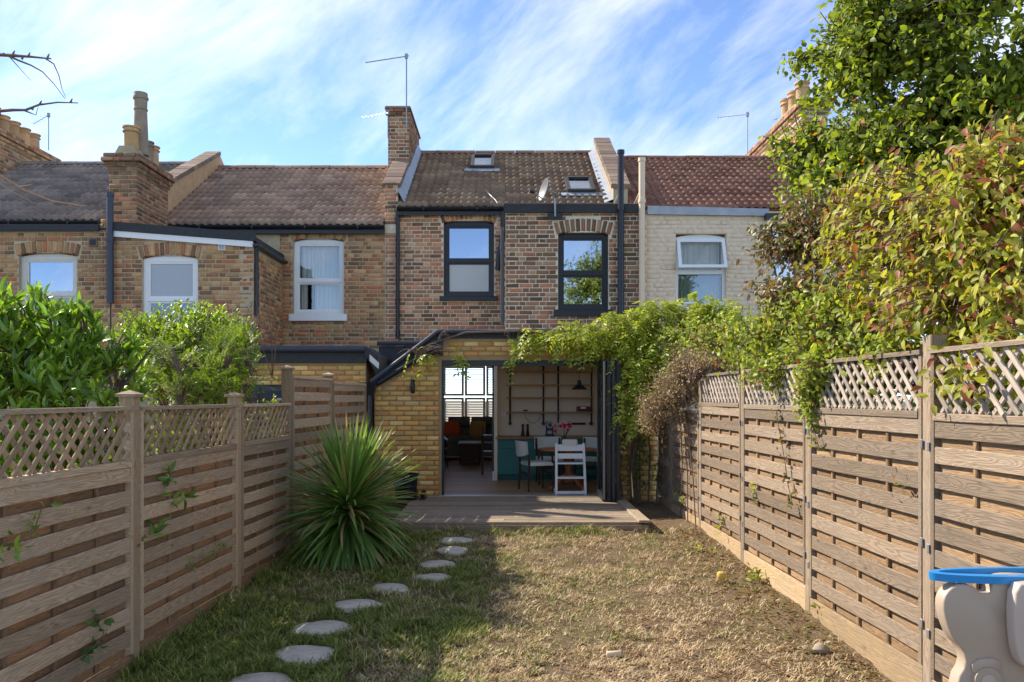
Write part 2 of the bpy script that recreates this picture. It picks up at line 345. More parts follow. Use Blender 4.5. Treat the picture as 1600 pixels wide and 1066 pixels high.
class Bricks:
    "collects bricks as 4x4 matrices, then links the largest in view as objects and joins the rest"
    def __init__(s): s.items = []
    def face(s, o, u, n, U, Z, ops=(), arches=(), bond='flemish', L=.225, C=.075, j=.0135, topfn=None, botfn=None, prio=1.0, proud=0.0, off=0.0):
        o = Vector(o); u = Vector(u).normalized(); n = Vector(n).normalized(); z = Vector((0,0,1)); H = L/2
        r = 0; zc = Z[0]
        while zc + C*.6 < Z[1]:
            z0, z1 = zc, min(zc + C, Z[1]); ivs = [(U[0], U[1])]
            ex = [(a, b) for a, b, c, d in ops if z0 < d - .01 and z1 > c + .01]
            for (uc, hw, zs, rise, h) in arches:
                k = rise / hw**2; zt = zs + rise + h
                if z1 > zs + .005 and z0 < zt - .02:
                    q = min(hw + .06 + (z0 - zs) * .22, math.sqrt(max(0, (zt - z0 - .01) / k))); ex.append((uc - q, uc + q))
            for a, b in ex:
                ivs = [t for (p, q) in ivs for t in ((p, min(q, a)), (max(p, b), q)) if t[1] - t[0] > .03]
            if bond == 'flemish': seq = [L, H]; start = U[0] - (0 if r % 2 == 0 else (L*.75)) - off
            elif bond == 'header': seq = [H]; start = U[0] - (0 if r % 2 == 0 else H/2) - off
            else: seq = [L]; start = U[0] - (0 if r % 2 == 0 else H) - off
            uu = start; i = 0
            while uu < U[1]:
                ln = seq[i % len(seq)]; a, b = uu, uu + ln; uu = b; i += 1
                if bond == 'flemish' and random.random() < .08: i += 1
                for p, q in ivs:
                    aa, bb = max(a, p), min(b, q)
                    if bb - aa < .04: continue
                    um = (aa + bb)/2
                    if topfn and z1 > topfn(um) + .01: continue
                    if botfn and z0 < botfn(um) - .01: continue
                    s.put(o, u, n, um, (z0+z1)/2, bb - aa - j + random.uniform(-.003,.003), z1 - z0 - j + random.uniform(-.003,.003), prio, 0, proud)
            zc += C; r += 1
        for (uc, hw, zs, rise, h) in arches:
            m = max(6, round(2*hw/.078)); Rr = (hw*hw + rise*rise)/(2*rise); th = math.asin(hw/Rr) * 1.06; zc0 = zs + rise - Rr
            for i in range(m):
                t = -th + 2*th*(i+.5)/m; rr = Rr + h/2
                s.put(o, u, n, uc + rr*math.sin(t), zc0 + rr*math.cos(t), 2*hw/m - .012, h - .01, prio, t + (uc*0), proud + .002)
        return s
    def put(s, o, u, n, um, zm, wd, ht, prio=1, tilt=0, proud=0):
        if wd < .02 or ht < .02: return
        z = Vector((0,0,1)); c = o + u*um + z*zm + n*(proud + random.uniform(-.0015,.0025))
        uu = u*math.cos(tilt) - z*math.sin(tilt); zz = u*math.sin(tilt) + z*math.cos(tilt)
        m = Matrix(((uu.x*wd, -n.x, zz.x*ht, c.x),(uu.y*wd, -n.y, zz.y*ht, c.y),(uu.z*wd, -n.z, zz.z*ht, c.z),(0,0,0,1)))
        px, py = topx(c); vis = (-5 < px < 1605 and -5 < py < 1070)
        s.items.append((m, (prio if vis else .0001) * wd * ht / c.y**2))
    def finish(s, parent, m, limit=300, label=None):
        s.items.sort(key=lambda t: -t[1])
        key = m.name
        if key not in BT_ME: BT_ME[key] = [mesh_np('brick', V, Fq, m) for V, Fq in BT]
        for mt, _ in s.items[:limit]: link('brick', random.choice(BT_ME[key]), None, parent, mt)
        rest = s.items[limit:]
        if rest:
            Vs, Fs = [], []
            for i, (mt, _) in enumerate(rest):
                V, Fq = random.choice(BT); A = np.array(mt); Vs.append(V @ A[:3,:3].T + A[:3,3]); Fs.append(Fq + 12*i)
            o = link('brickwork', mesh_np('brickwork', np.concatenate(Vs), np.concatenate(Fs), m), None, parent); tag(o, kind='stuff')
def wall_sheet(mb, o, u, n, U, Z, ops=(), th=.22, rec=.005):
    o = Vector(o) - Vector(n)*rec; u = Vector(u); n = Vector(n); z = Vector((0,0,1))
    us = sorted(set([U[0], U[1]] + [x for a in ops for x in a[:2]])); zs = sorted(set([Z[0], Z[1]] + [x for a in ops for x in a[2:4]]))
    us = [x for x in us if U[0] <= x <= U[1]]; zs = [x for x in zs if Z[0] <= x <= Z[1]]
    def solid(i, k):
        if i < 0 or k < 0 or i >= len(us)-1 or k >= len(zs)-1: return False
        a, b = (us[i]+us[i+1])/2, (zs[k]+zs[k+1])/2
        return not any(p < a < q and c < b < d for p, q, c, d in [t[:4] for t in ops])
    pt = lambda a, b, d: o + u*a + z*b - n*d
    for i in range(len(us)-1):
        for k in range(len(zs)-1):
            if not solid(i, k): continue
            a, b, c, d = us[i], us[i+1], zs[k], zs[k+1]
            mb.quad(pt(a,c,0), pt(b,c,0), pt(b,d,0), pt(a,d,0)); mb.quad(pt(b,c,th), pt(a,c,th), pt(a,d,th), pt(b,d,th))
            if not solid(i-1,k): mb.quad(pt(a,c,th), pt(a,c,0), pt(a,d,0), pt(a,d,th))
            if not solid(i+1,k): mb.quad(pt(b,c,0), pt(b,c,th), pt(b,d,th), pt(b,d,0))
            if not solid(i,k-1): mb.quad(pt(a,c,th), pt(b,c,th), pt(b,c,0), pt(a,c,0))
            if not solid(i,k+1): mb.quad(pt(a,d,0), pt(b,d,0), pt(b,d,th), pt(a,d,th))
    return mb
def tile_mesh(name, m):
    xs = [0,.02,.045,.07,.095,.148,.170,.195,.22,.245,.296]; hs = [.003,.018,.025,.018,.0,.0,.018,.025,.018,.0,.0]
    V = [(x, 0, h) for x, h in zip(xs, hs)] + [(x, -.335, h+.055) for x, h in zip(xs, hs)] + [(x, -.335, h-.006) for x, h in zip(xs, hs)]
    n = len(xs); Fq = []
    for i in range(n-1): Fq += [(i+1, i, n+i, n+i+1), (n+i+1, n+i, 2*n+i, 2*n+i+1)]
    return mesh_np(name, V, [tuple(reversed(f)) for f in Fq], m, False)
def roof(house, x0, x1, ye, ze, yr, zr, m, holes=(), yback=None, deckname='roof', tw=.3):
    "rear slope of single tiles on a boarded deck, plus the far slope"
    sl = Vector((0, yr-ye, zr-ze)); Ls = sl.length; d = sl.normalized(); nn = Vector((0, -d.z, d.y)); yb = yback or (2*yr - ye)
    mb = MB(); dn = nn * -.03
    e0, e1, r0, r1 = Vector((x0,ye,ze))+dn, Vector((x1,ye,ze))+dn, Vector((x0,yr,zr))+dn, Vector((x1,yr,zr))+dn
    mb.quad(e0, e1, r1, r0); mb.quad(r0, r1, Vector((x1,yb,ze-.03)), Vector((x0,yb,ze-.03)))
    mb.quad(e1, e0, (x0,ye+.3,ze-.08), (x1,ye+.3,ze-.08))
    rp = mb.build(deckname, m, house)
    nc = max(1, round((x1-x0)/tw)); sx = (x1-x0)/(nc*tw); nr = max(1, math.ceil(Ls/.285)); g = Ls/nr; me = tile_mesh('roof_tile', m)
    for r in range(nr):
        for c in range(nc):
            hd = Vector((x0, ye, ze)) + d * (g*(r+1) + .03) + Vector((c*tw*sx, 0, 0)); cx = hd.x + .15; mid = g*(r+.5)
            if any(a < cx < b and p < mid < q for a, b, p, q in holes): continue
            tz = random.uniform(-.006,.006); nj = nn * random.uniform(-.004,.004)
            M = Matrix(((sx, d.x, nn.x, hd.x+nj.x+tz*.5),(0, d.y, nn.y, hd.y+nj.y+tz*d.y),(0, d.z, nn.z, hd.z+nj.z+tz*d.z),(0,0,0,1)))
            link('roof_tile', me, None, rp, M)
    # ridge tiles
    L0 = .44; n = max(1, round((x1-x0)/L0)); ln = (x1-x0)/n; mb = MB()
    prof = [(.13*math.cos(t), .10*math.sin(t)) for t in np.linspace(0, math.pi, 9)]
    mb.prism([(a, b) for a, b in prof], 0, ln-.012, 'x'); rm = mb.mesh('ridge_tile', m)
    for i in range(n): link('ridge_tile', rm, None, rp, Matrix.Translation((x0+i*ln, yr, zr-.02+random.uniform(-.004,.004))))
    return rp
def gutter(house, x0, x1, y, z, m, r=.055, fascia=True, fh=.14):
    mb = MB(); prof = [(y + r*math.cos(t), z + r*math.sin(t)) for t in np.linspace(math.pi, 2*math.pi, 9)] + [(y+r-.008, z), ] + [(y + (r-.01)*math.cos(t), z + (r-.01)*math.sin(t)) for t in np.linspace(2*math.pi, math.pi, 9)]
    mb.prism(prof, x0, x1, 'x'); g = mb.build('gutter', m, house, True)
    if fascia: MB().box(x0, x1, y+r+.004, y+r+.03, z-fh, z+.03).build('fascia', m, house)
    k = max(2, int((x1-x0)/.9))
    mb = MB()
    for i in range(k):
        x = x0 + (i+.5)*(x1-x0)/k; mb.box(x-.012, x+.012, y-r-.006, y+r, z-r-.006, z+.004)
    mb.build('gutter_bracket', m, g)
    return g
def pipe(house, pts, r, m, name='downpipe', clips=()):
    mb = MB().tube(pts, r, 12); o = mb.build(name, m, house, True)
    for c in clips:
        c = Vector(c); MB().tube([c+Vector((0,0,-.03)), c+Vector((0,0,.03))], r*1.22, 12).build('pipe_collar', m, o, True)
    return o
def arc_top(x0, x1, zs, rise, n=9):
    return [(x0+(x1-x0)*i/n, zs + rise*(1-((2*i/n)-1)**2)) for i in range(n+1)]
def window(house, y, x0, x1, z0, zs, rise, fm, split=.5, fw=.07, top='glass_m', bot='glass_m', sill=True, sillm=None, curtain=None, rec=.09, label=None, rail=.05, sillh=.085, inner=True, lowpane=True, handles=False):
    "sash window: frame, two panes, sill, dim room lining behind"
    y0, y1 = y + rec, y + rec + .07; mb = MB()
    mb.box(x0, x0+fw, y0, y1, z0, zs); mb.box(x1-fw, x1, y0, y1, z0, zs); mb.box(x0+fw, x1-fw, y0, y1, z0, z0+fw)
    mb.prism([(x1, zs), (x1, zs-fw*.6), (x0, zs-fw*.6)] + arc_top(x0, x1, zs, rise), y0-.002, y1+.002)
    zm = z0 + (zs - z0)*split; mb.box(x0+fw, x1-fw, y0-.004, y1, zm-rail/2, zm+rail/2)
    fr = mb.build('window', fm, house); 
    if label: fr['label'] = label
    def sash(za, zb, yy, pm, s=.035):
        m2 = MB(); a, b = x0+fw, x1-fw
        m2.box(a, a+s, yy, yy+.04, za, zb); m2.box(b-s, b, yy, yy+.04, za, zb); m2.box(a+s, b-s, yy, yy+.04, za, za+s); m2.box(a+s, b-s, yy, yy+.04, zb-s, zb)
        m2.build('sash', fm, fr)
        MB().box(a+s, b-s, yy+.016, yy+.022, za+s, zb-s).build('pane', MAT[pm], fr)
    sash(zm+rail/2, zs-fw*.6, y0+.012, top)
    sash(z0+fw, zm-rail/2, y0+.022, bot)
    if sill:
        MB().cbox(x0-.07, x1+.07, y-.07, y0+.02, z0-sillh, z0-.004, .008).build('sill', sillm or fm, fr)
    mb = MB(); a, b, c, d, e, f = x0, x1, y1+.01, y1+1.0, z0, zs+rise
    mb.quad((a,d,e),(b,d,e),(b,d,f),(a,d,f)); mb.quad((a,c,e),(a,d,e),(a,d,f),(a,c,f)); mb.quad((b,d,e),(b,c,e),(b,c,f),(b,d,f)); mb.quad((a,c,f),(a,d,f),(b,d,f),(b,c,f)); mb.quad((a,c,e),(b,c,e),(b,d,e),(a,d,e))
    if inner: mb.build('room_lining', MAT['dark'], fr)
    if curtain:
        for (ca, cb, za, zb, cm, amp, per) in curtain:
            n = max(12, int((cb-ca)/.012)); V = []
            for i in range(n+1):
                x = ca + (cb-ca)*i/n; yy = y1 + .09 + amp*math.sin(2*math.pi*x/per + 1.3*math.sin(x*19)); V += [(x, yy, za), (x, yy, zb)]
            link('curtain', mesh_np('curtain', V, [(2*i, 2*i+2, 2*i+3, 2*i+1) for i in range(n)], cm, True), None, fr)
    return fr
def pot(parent, c, r, h, m, flare=True, tall=False):
    prof = [(r*1.02,0),(r*.98,.04),(r*.92,h*.72),(r*.95,h*.74),(r*1.12,h*.76),(r*1.14,h*.80),(r*.96,h*.83),(r*.98,h*.92),(r*1.16,h*.94),(r*1.16,h),(r*.85,h),(r*.8,h*.9)]
    if tall: prof = [(r*1.2,0),(r*1.1,h*.2),(r*.92,h*.72),(r*1.03,h*.725),(r*1.03,h*.745),(r*.93,h*.755),(r*.97,h*.89),(r*1.12,h*.90),(r*1.15,h*.93),(r*1.02,h*.95),(r*1.0,h),(r*.8,h),(r*.75,h*.95)]
    return MB().lathe(c, prof, 18).build('chimney_pot', m, parent, True)
def chimney(house, bk, X0, X1, Y0, Y1, z0, z1, mm, side=1, corbel=.32, prio=.8):
    mb = MB().box(X0+.008, X1-.008, Y0+.008, Y1, z0, z1-.01); c = mb.build('chimney', mm, house)
    bk.face((X0,Y0,0), (1,0,0), (0,-1,0), (0, X1-X0), (z0, z1-corbel), prio=prio)
    if side > 0: bk.face((X1,Y0,0), (0,1,0), (1,0,0), (0, Y1-Y0), (z0, z1-corbel), prio=prio*.7)
    else: bk.face((X0,Y1,0), (0,-1,0), (-1,0,0), (0, Y1-Y0), (z0, z1-corbel), prio=prio*.7)
    if corbel > 0:
        k = 0; zc = z1-corbel; offs = [.03,.06,.10,.07]; hh = corbel/4
        for k in range(4):
            o_ = offs[k]
            bk.face((X0-o_,Y0-o_,0), (1,0,0), (0,-1,0), (0, X1-X0+2*o_), (zc, zc+hh), prio=prio)
            if side > 0: bk.face((X1+o_,Y0-o_,0), (0,1,0), (1,0,0), (0, Y1-Y0+2*o_), (zc, zc+hh), prio=prio*.7)
            else: bk.face((X0-o_,Y1+o_,0), (0,-1,0), (-1,0,0), (0, Y1-Y0+2*o_), (zc, zc+hh), prio=prio*.7)
            MB().box(X0-o_+.012, X1+o_-.012, Y0-o_+.012, Y1+o_-.012, zc+.001*k, zc+hh-.002).build('corbel', MAT['coping'] if k > 1 else mm, c)
            zc += hh
    return c
DM, DO, DE = 15.5, 13.7, 12.37       # rear wall, outriggers, extensions (metres from the lens)
EYE, RY = DM - .12, 18.6
def parapet(house, X0, X1, ye, ze, yr, zr, rise, side_m, cop_m, foot=.5, label=None):
    "sloping party-wall upstand with brick coping"
    poly = [(ye-.05, ze-foot), (ye-.05, ze+rise), (yr, zr+rise), (yr+(yr-ye), ze+rise), (yr+(yr-ye), ze-foot)]
    w_ = MB().prism(poly, X0, X1, 'x').build('parapet', side_m, house)
    d = Vector((0, yr-ye+.05, zr-ze)); L = d.length; d.normalize(); nn = Vector((0,-d.z,d.y)); k = int(L/.235)
    me = MB().cbox(-(X1-X0)/2-.045, (X1-X0)/2+.045, .004, L/k-.006, 0, .085, .01).mesh('coping_stone', cop_m)
    for i in range(k):
        p = Vector(((X0+X1)/2, ye-.08, ze+rise-.015)) + d*(L/k*i)
        link('coping_stone', me, None, w_, Matrix(((1,d.x,nn.x,p.x+random.uniform(-.004,.004)),(0,d.y,nn.y,p.y),(0,d.z,nn.z,p.z+random.uniform(-.004,.004)),(0,0,0,1))))
    return w_
EX, NF = (1,0,0), (0,-1,0)
# ---------------------------------------------------------------- centre house
def centre_house():
    h = thing('terraced_house', 'brown brick terraced house with two black sash windows above the open kitchen', 'house', (0, DM, 0), group='terraced houses in the row')
    bk = Bricks(); bo = Bricks()
    ze = PZ(322, EYE); zr = PZ(241, RY)
    w1 = (PX(693,DM), PX(772,DM), PZ(463,DM), PZ(349,DM)); a1 = ((w1[0]+w1[1])/2, (w1[1]-w1[0])/2, w1[3], .07, .16)
    op1 = [(w1[0], w1[1], w1[2], w1[3]+.05)]
    mb = MB(); wall_sheet(mb, (0,DM,0), EX, NF, (-2.28, 2.30), (2.35, ze), op1)
    # party walls and far wall close the upper storey
    mb.build('wall', MAT['mortar_c'], h)
    for bx in ((-2.28,-2.06,DM+.25,22.2,2.62,ze-.05),(2.06,2.30,DM+.25,22.2,2.62,ze-.05)): MB().box(*bx).build('party_wall', MAT['mortar_c'], h)
    MB().box(-2.28,2.30,22.21,22.4,2.9,ze-.05).build('front_wall', MAT['mortar_c'], h); MB().box(-2.05,2.05,DM+.3,22.1,2.75,2.9).build('upper_floor', MAT['mortar_c'], h)
    bk.face((0,DM,0), EX, NF, (-2.28, 0.0), (2.45, ze-.12), op1, [a1], prio=1.0)
    window(h, DM, *w1[:3], w1[3], .06, MAT['blackm'], .49, top='glass_m', bot='frost', label='black sash window with frosted lower pane')
    # outrigger
    zt = PZ(333, DO); w2 = (PX(872,DO), PX(951,DO), PZ(484,DO), PZ(367,DO)); a2 = ((w2[0]+w2[1])/2, (w2[1]-w2[0])/2, w2[3], .06, .215)
    op2 = [(w2[0], w2[1], w2[2], w2[3]+.04)]
    mb = MB(); wall_sheet(mb, (0,DO,0), EX, NF, (0, 2.30), (2.5, zt+.02), op2)
    mb.build('wall', MAT['mortar_c'], h); MB().box(.012,.2,DO+.235,DM-.02,2.5,zt+.02).build('side_wall', MAT['mortar_c'], h)
    bo.face((0,DO,0), EX, NF, (0, 2.295), (2.62, zt), op2, [a2], bond='flemish', prio=1.3)
    window(h, DO, *w2[:3], w2[3], .05, MAT['blackm'], .49, label='black sash window reflecting a tree', sillh=.11)
    MB().box(-.03, 2.28, DO-.05, DM, zt+.022, zt+.06).build('flat_roof', MAT['felt'], h)
    MB().box(-.03, 2.26, DO-.06, DO-.02, zt-.0, zt+.14).build('roof_trim', MAT['felt'], h)
    # roof with two rooflights
    Ls = math.hypot(RY-EYE, zr-ze)
    def sl(py):  # distance up the slope of a picture row at the slope
        t = 0; 
        for i in range(400):
            t = i/400; y = EYE+(RY-EYE)*t; z = ze+(zr-ze)*t
            if VY - F*(z-HC)/y < py: break
        return t*Ls, EYE+(RY-EYE)*t
    rl = []
    for (xa, xb, ya, yb) in ((735,772,268,250),(886,930,306,286)):
        s0, d0 = sl(ya); s1, d1 = sl(yb); rl.append((PX(xa,d0), PX(xb,d0), s0, s1))
    rp = roof(h, -2.03, 2.02, EYE, ze, RY, zr, MAT['tile_c'])
    d = Vector((0, RY-EYE, zr-ze)).normalized(); nn = Vector((0,-d.z,d.y))
    for (a, b, s0, s1) in rl:
        o = Vector((0,EYE,ze)) + d*s0; M = Matrix(((1,d.x,nn.x,o.x),(0,d.y,nn.y,o.y),(0,d.z,nn.z,o.z),(0,0,0,1))); L = s1-s0; mb = MB(); t = .07
        mb.box(a,a+t,0,L,.0,.13); mb.box(b-t,b,0,L,.0,.13); mb.box(a+t,b-t,0,t,0,.125); mb.box(a+t,b-t,L-t,L,0,.14)
        k = mb.build('rooflight', MAT['felt'], rp, mtx=M)
        MB().box(a+t,b-t,t,L-t,.085,.10).build('rooflight_pane', MAT['glass_m'], k); MB().box(a+t,b-t,t,L-t,.05,.06).build('rooflight_blind', MAT['offw'], k)
        MB().box(a-.12,b+.12,-.16,-.004,.05,.062).build('flashing', MAT['lead'], k)
    gutter(h, -2.03, -.03, EYE-.09, ze-.045, MAT['black'], fascia=True, fh=.13)
    # right party parapet, left party parapet with brick pier
    parapet(h, 2.03, 2.30, EYE+.1, ze+.05, RY, zr, .30, MAT['haunch'], MAT['coping'])
    MB().add([(1.86,EYE+.05,ze+.075),(2.028,EYE+.05,ze+.14),(2.028,RY,zr+.14),(1.86,RY,zr+.075)],[(0,1,2,3)]).build('flashing', MAT['lead'], h)
    pz = PZ(286, DM)
    MB().box(-2.278,-2.036,DM-.045,DM+.5,ze-.5,pz).build('pier', MAT['mortar_c'], h)
    bk.face((-2.285,DM-.055,0), EX, NF, (0,.255), (PZ(352,DM), pz), prio=1)
    parapet(h, -2.285, -2.03, DM+.05, ze-.02, RY, zr-.14, .40, MAT['mortar_c'], MAT['coping'])
    mb = MB(); mb.add([(-2.03,EYE+.03,ze+.30),(-1.90,EYE+.03,ze+.06),(-1.90,RY,zr+.06),(-2.03,RY,zr+.30)],[(0,1,2,3)]); mb.build('flashing', MAT['lead'], h)
    c = chimney(h, bo, -2.44, -1.99, 16.95, 18.9, 5.6, PZ(170,16.95), MAT['mortar_c'], 1, .0)
    zt2 = PZ(170,16.95)
    MB().cbox(-2.50,-1.96,16.9,18.95,zt2-.005,zt2+.05,.02).build('chimney_cap', MAT['coping'], c)
    bo.face((-2.48,16.91,0), EX, NF, (0,.52), (zt2-.15, zt2), prio=.8)
    # pipes
    pipe(h, [(-2.03,DM-.075,ze-.10),(-2.03,DM-.075,PZ(530,DM))], .036, MAT['black'], clips=[(-2.03,DM-.075,PZ(y,DM)) for y in (398,470,520)])
    x = PX(789,DO+.1)
    pipe(h, [(PX(786,DM),DM-.2,PZ(335,DM)),(PX(786,DM),DM-.2,PZ(372,DM)),(PX(780,DM),DM-.13,PZ(400,DM)),(PX(778,DM),DM-.12,PZ(424,DM))], .05, MAT['black'], 'waste_pipe')
    pipe(h, [(-.055,DO+.3,PZ(350,DO)),(-.055,DO+.3,PZ(505,DO))], .034, MAT['greyp'], clips=[(-.055,DO+.3,PZ(y,DO)) for y in (382,491)])
    xs = PX(970, DO-.08)
    pipe(h, [(xs,DO-.08,PZ(492,DO)),(xs,DO-.08,PZ(240,DO))], .052, MAT['black'], 'soil_pipe', [(xs,DO-.08,PZ(y,DO)) for y in (328,448,240)])
    pipe(h, [(PX(760,16.5),15.9,ze+.42),(PX(775,15.6),15.45,ze+.12),(PX(784,15.4),15.3,ze-.1)], .012, MAT['galv'], 'cable')
    bk.finish(h, MAT['brick_c'], 150); bo.finish(h, MAT['brick_o'], 150)
    return h
centre_house()
# ---------------------------------------------------------------- satellite dish and aerials
def dish():
    c = P(853, 297, DO-.42); t = thing('satellite_dish', 'grey satellite dish on a bracket above the window that reflects a tree', 'satellite dish', (c.x+.16, DO-.06, c.z-.28))
    mb = MB(); n = Vector((-.93,-.30,.22)).normalized(); a = n.orthogonal().normalized(); b = n.cross(a); V = []; k = 20
    rings = [(0,0),(.07,.006),(.13,.022),(.19,.046)]
    for off in (0, -.008):
        for r, d in rings[1:]:
            for j in range(k): V.append(c + n*(d+off) + (a*math.cos(2*math.pi*j/k) + b*math.sin(2*math.pi*j/k))*r)
    V += [c, c - n*.008]; Fs = []
    for s in (0, 3*k):
        for i in range(2):
            for j in range(k): Fs.append((s+i*k+j, s+i*k+(j+1)%k, s+(i+1)*k+(j+1)%k, s+(i+1)*k+j))
        for j in range(k): Fs.append((6*k + (1 if s else 0), s+(j+1)%k, s+j))
    for j in range(k): Fs.append((2*k+j, 2*k+(j+1)%k, 5*k+(j+1)%k, 5*k+j))
    mb.add(V, Fs).build('reflector', plain('dish_grey', (.16,.155,.15), .5), t, True)
    q = c - n*.02
    MB().tube([q, q - n*.1, (c.x+.16, c.y+.08, c.z-.03), (c.x+.17, DO-.1, c.z-.05), (c.x+.17, DO-.1, c.z-.36)], .015, 8).build('bracket', MAT['galv'], t)
    MB().box(c.x+.05, c.x+.29, DO-.09, DO-.065, c.z-.40, c.z-.30).build('wall_plate', MAT['blackm'], t)
    e = c + n*.24 + Vector((0,0,-.10))
    MB().tube([c - b*.0 + Vector((0,0,-.17)) + n*.03, e], .009, 6).build('feed_arm', MAT['galv'], t)
    MB().tube([e - n*.03, e + n*.05], .028, 10).build('receiver', MAT['blackm'], t, True)
dish()
def aerial(base, top, boom_end, label, elem=12, el=.10, r=.014, tilt=0):
    base, top, be = Vector(base), Vector(top), Vector(boom_end); t = thing('tv_aerial', label, 'aerial', base, group='roof aerials')
    MB().tube([base, top], r, 8).build('mast', MAT['galv'], t)
    b = MB().tube([top + (top-be)*.06, be], r*.7, 6).build('boom', MAT['galv'], t); d = (be-top); side = d.cross(Vector((0,0,1))).normalized(); s2 = (side + Vector((0,0,.35))).normalized()
    mb = MB()
    for i in range(elem):
        p = top + d*((i+.5)/elem); mb.tube([p - s2*el, p + s2*el], .0035, 5)
    mb.build('elements', MAT['galv'], t)
    MB().box(top.x-.03, top.x+.03, top.y-.02, top.y+.02, top.z-.05, top.z+.05).build('clamp', MAT['galv'], t)
aerial(P(635,200,16.9), P(635,88,16.9), P(571,98,16.9), 'tall aerial on the brick chimney with boom pointing towards the pots', 16, .05, .016)
aerial(P(606,215,16.93), P(606,176,16.93), P(565,184,16.6), 'small low aerial sticking out from the back of the brick chimney', 7, .09, .010)
# ---------------------------------------------------------------- left neighbour
def left_house():
    h = thing('terraced_house', 'mixed brick terraced house with pinkish tiles and white windows', 'house', (-4.4, DM, 0), group='terraced houses in the row')
    bk = Bricks(); ze = PZ(350, EYE); zr = PZ(264, RY); XL, XR, XC = -6.60, -2.285, PX(445, DM)
    w3 = (PX(458,DM), PX(537,DM), PZ(491,DM), PZ(377,DM)); op = [(w3[0], w3[1], w3[2], w3[3]+.05)]; a3 = ((w3[0]+w3[1])/2, (w3[1]-w3[0])/2, w3[3], .065, .14)
    mb = MB(); wall_sheet(mb, (0,DM,0), EX, NF, (XL, XR), (0, ze), op); mb.build('wall', MAT['mortar_l'], h); MB().box(XL,XR,22,22.2,0,ze).build('front_wall', MAT['mortar_l'], h)
    bk.face((0,DM,0), EX, NF, (XC-.1, XR), (PZ(545,DM), ze-.1), op, [a3], prio=1)
    cur = [(w3[0]+.1, w3[1]-.1, w3[3]-.76, w3[3]-.04, MAT['net'], .012, .07), (w3[0]+.10, w3[0]+.22, w3[2]+.08, w3[2]+.72, MAT['net'], .012, .06), (w3[0]+.36, w3[1]-.1, w3[2]+.08, w3[2]+.72, MAT['net'], .012, .075)]
    window(h, DM, *w3[:3], w3[3], .06, MAT['white'], .46, fw=.065, top='glass', bot='glass', curtain=cur, label='white upvc window with net curtains', sillh=.13, sillm=MAT['white'])
    roof(h, XL+.12, XR, EYE, ze, RY, zr, MAT['tile_l'])
    gutter(h, XL+.4, XR+.02, EYE-.08, ze-.05, MAT['black'], fh=.13)
    # outrigger with sloping felt roof edge
    x0, x1 = PX(174,DO), PX(396,DO); zl, zr2 = PZ(362,DO), PZ(379,DO); zt = lambda x: zl + (zr2-zl)*(x-x0)/(x1-x0)
    w4 = (PX(222,DO), PX(309,DO), PZ(520,DO), PZ(404,DO)); op = [(w4[0], w4[1], w4[2], w4[3]+.05)]; a4 = ((w4[0]+w4[1])/2, (w4[1]-w4[0])/2, w4[3], .06, .215)
    mb = MB(); wall_sheet(mb, (0,DO,0), EX, NF, (x0, x1), (0, zr2), op); mb.prism([(x0,zr2-.001),(x1,zr2-.001),(x0,zl)], DO+.007, DO+.2)
    mb.build('wall', MAT['mortar_l'], h); wall_sheet(MB(), (x1,DO,0), (0,1,0), (1,0,0), (0.0, DM-DO+.05), (0, zr2)).build('side_wall', MAT['mortar_l'], h)
    bk.face((0,DO,0), EX, NF, (x0, x1), (1.9, zl), op, [a4], topfn=zt, prio=1.3, bond='flemish')
    bk.face((x1+.002,DO+.02,0), (0,1,0), (1,0,0), (0, DM-DO-.03), (1.9, zr2-.1), prio=.6)
    window(h, DO, *w4[:3], w4[3], .055, MAT['white'], .45, fw=.075, top='frost_b', bot='glass', label='white window with obscured top light', sill=False, rec=.06)
    mb = MB(); pts = [(x0-.02,zl+.015),(x1+.05,zr2+.015),(x1+.05,zr2+.15),(x0-.02,zl+.16)]; mb.prism(pts, DO-.07, DO-.02); mb.build('roof_trim', MAT['felt'], h)
    MB().prism([(x0-.02,zl-.085),(x1,zr2-.085),(x1,zr2+.012),(x0-.02,zl+.012)], DO-.045, DO-.012).build('fascia', MAT['white'], h)
    MB().prism([(x0,zl+.02),(x1+.03,zr2+.02),(x1+.03,zr2+.10),(x0,zl+.10)], DO-.02, DM).build('flat_roof', MAT['felt'], h)
    zz = PZ(379,DO); mb = MB(); yy = [(x1+.06+.05*math.cos(t), zz-.03+.05*math.sin(t)) for t in np.linspace(math.pi, 2*math.pi, 8)]; mb.prism(yy, DO-.08, DM-.02); mb.build('gutter', MAT['black'], h, True)
    pipe(h, [(x1+.06,DO+.02,zz-.06),(x1+.04,DO+.05,zz-.2),(x1+.04,DO+.05,PZ(492,DO))], .034, MAT['black'], clips=[(x1+.04,DO+.05,PZ(430,DO))])
    vx, vz = PX(347,DO), PZ(386,DO); mb = MB().box(vx-.06,vx+.06,DO-.02,DO+.01,vz-.06,vz+.06); v = mb.build('air_vent', MAT['offw'], h); MB().box(vx-.045,vx+.045,DO-.024,DO-.0205,vz-.045,vz+.045).build('vent_grille', MAT['lead'], v)
    parapet(h, -6.74, -6.49, DM, PZ(318,DM), RY, zr+.06, .26, MAT['render'], MAT['coping'], foot=.7)
    # shared stack over the party wall of the two outriggers
    ztop = PZ(240,13.95); b3 = Bricks(); c = chimney(h, b3, PX(170,13.95), PX(212,13.95)+.02, 13.95, 15.25, 4.2, ztop, MAT['mortar_l'], 1, .30, prio=1.2)
    X0, X1 = PX(170,13.95), PX(212,13.95); xm = (X0+X1)/2+.04
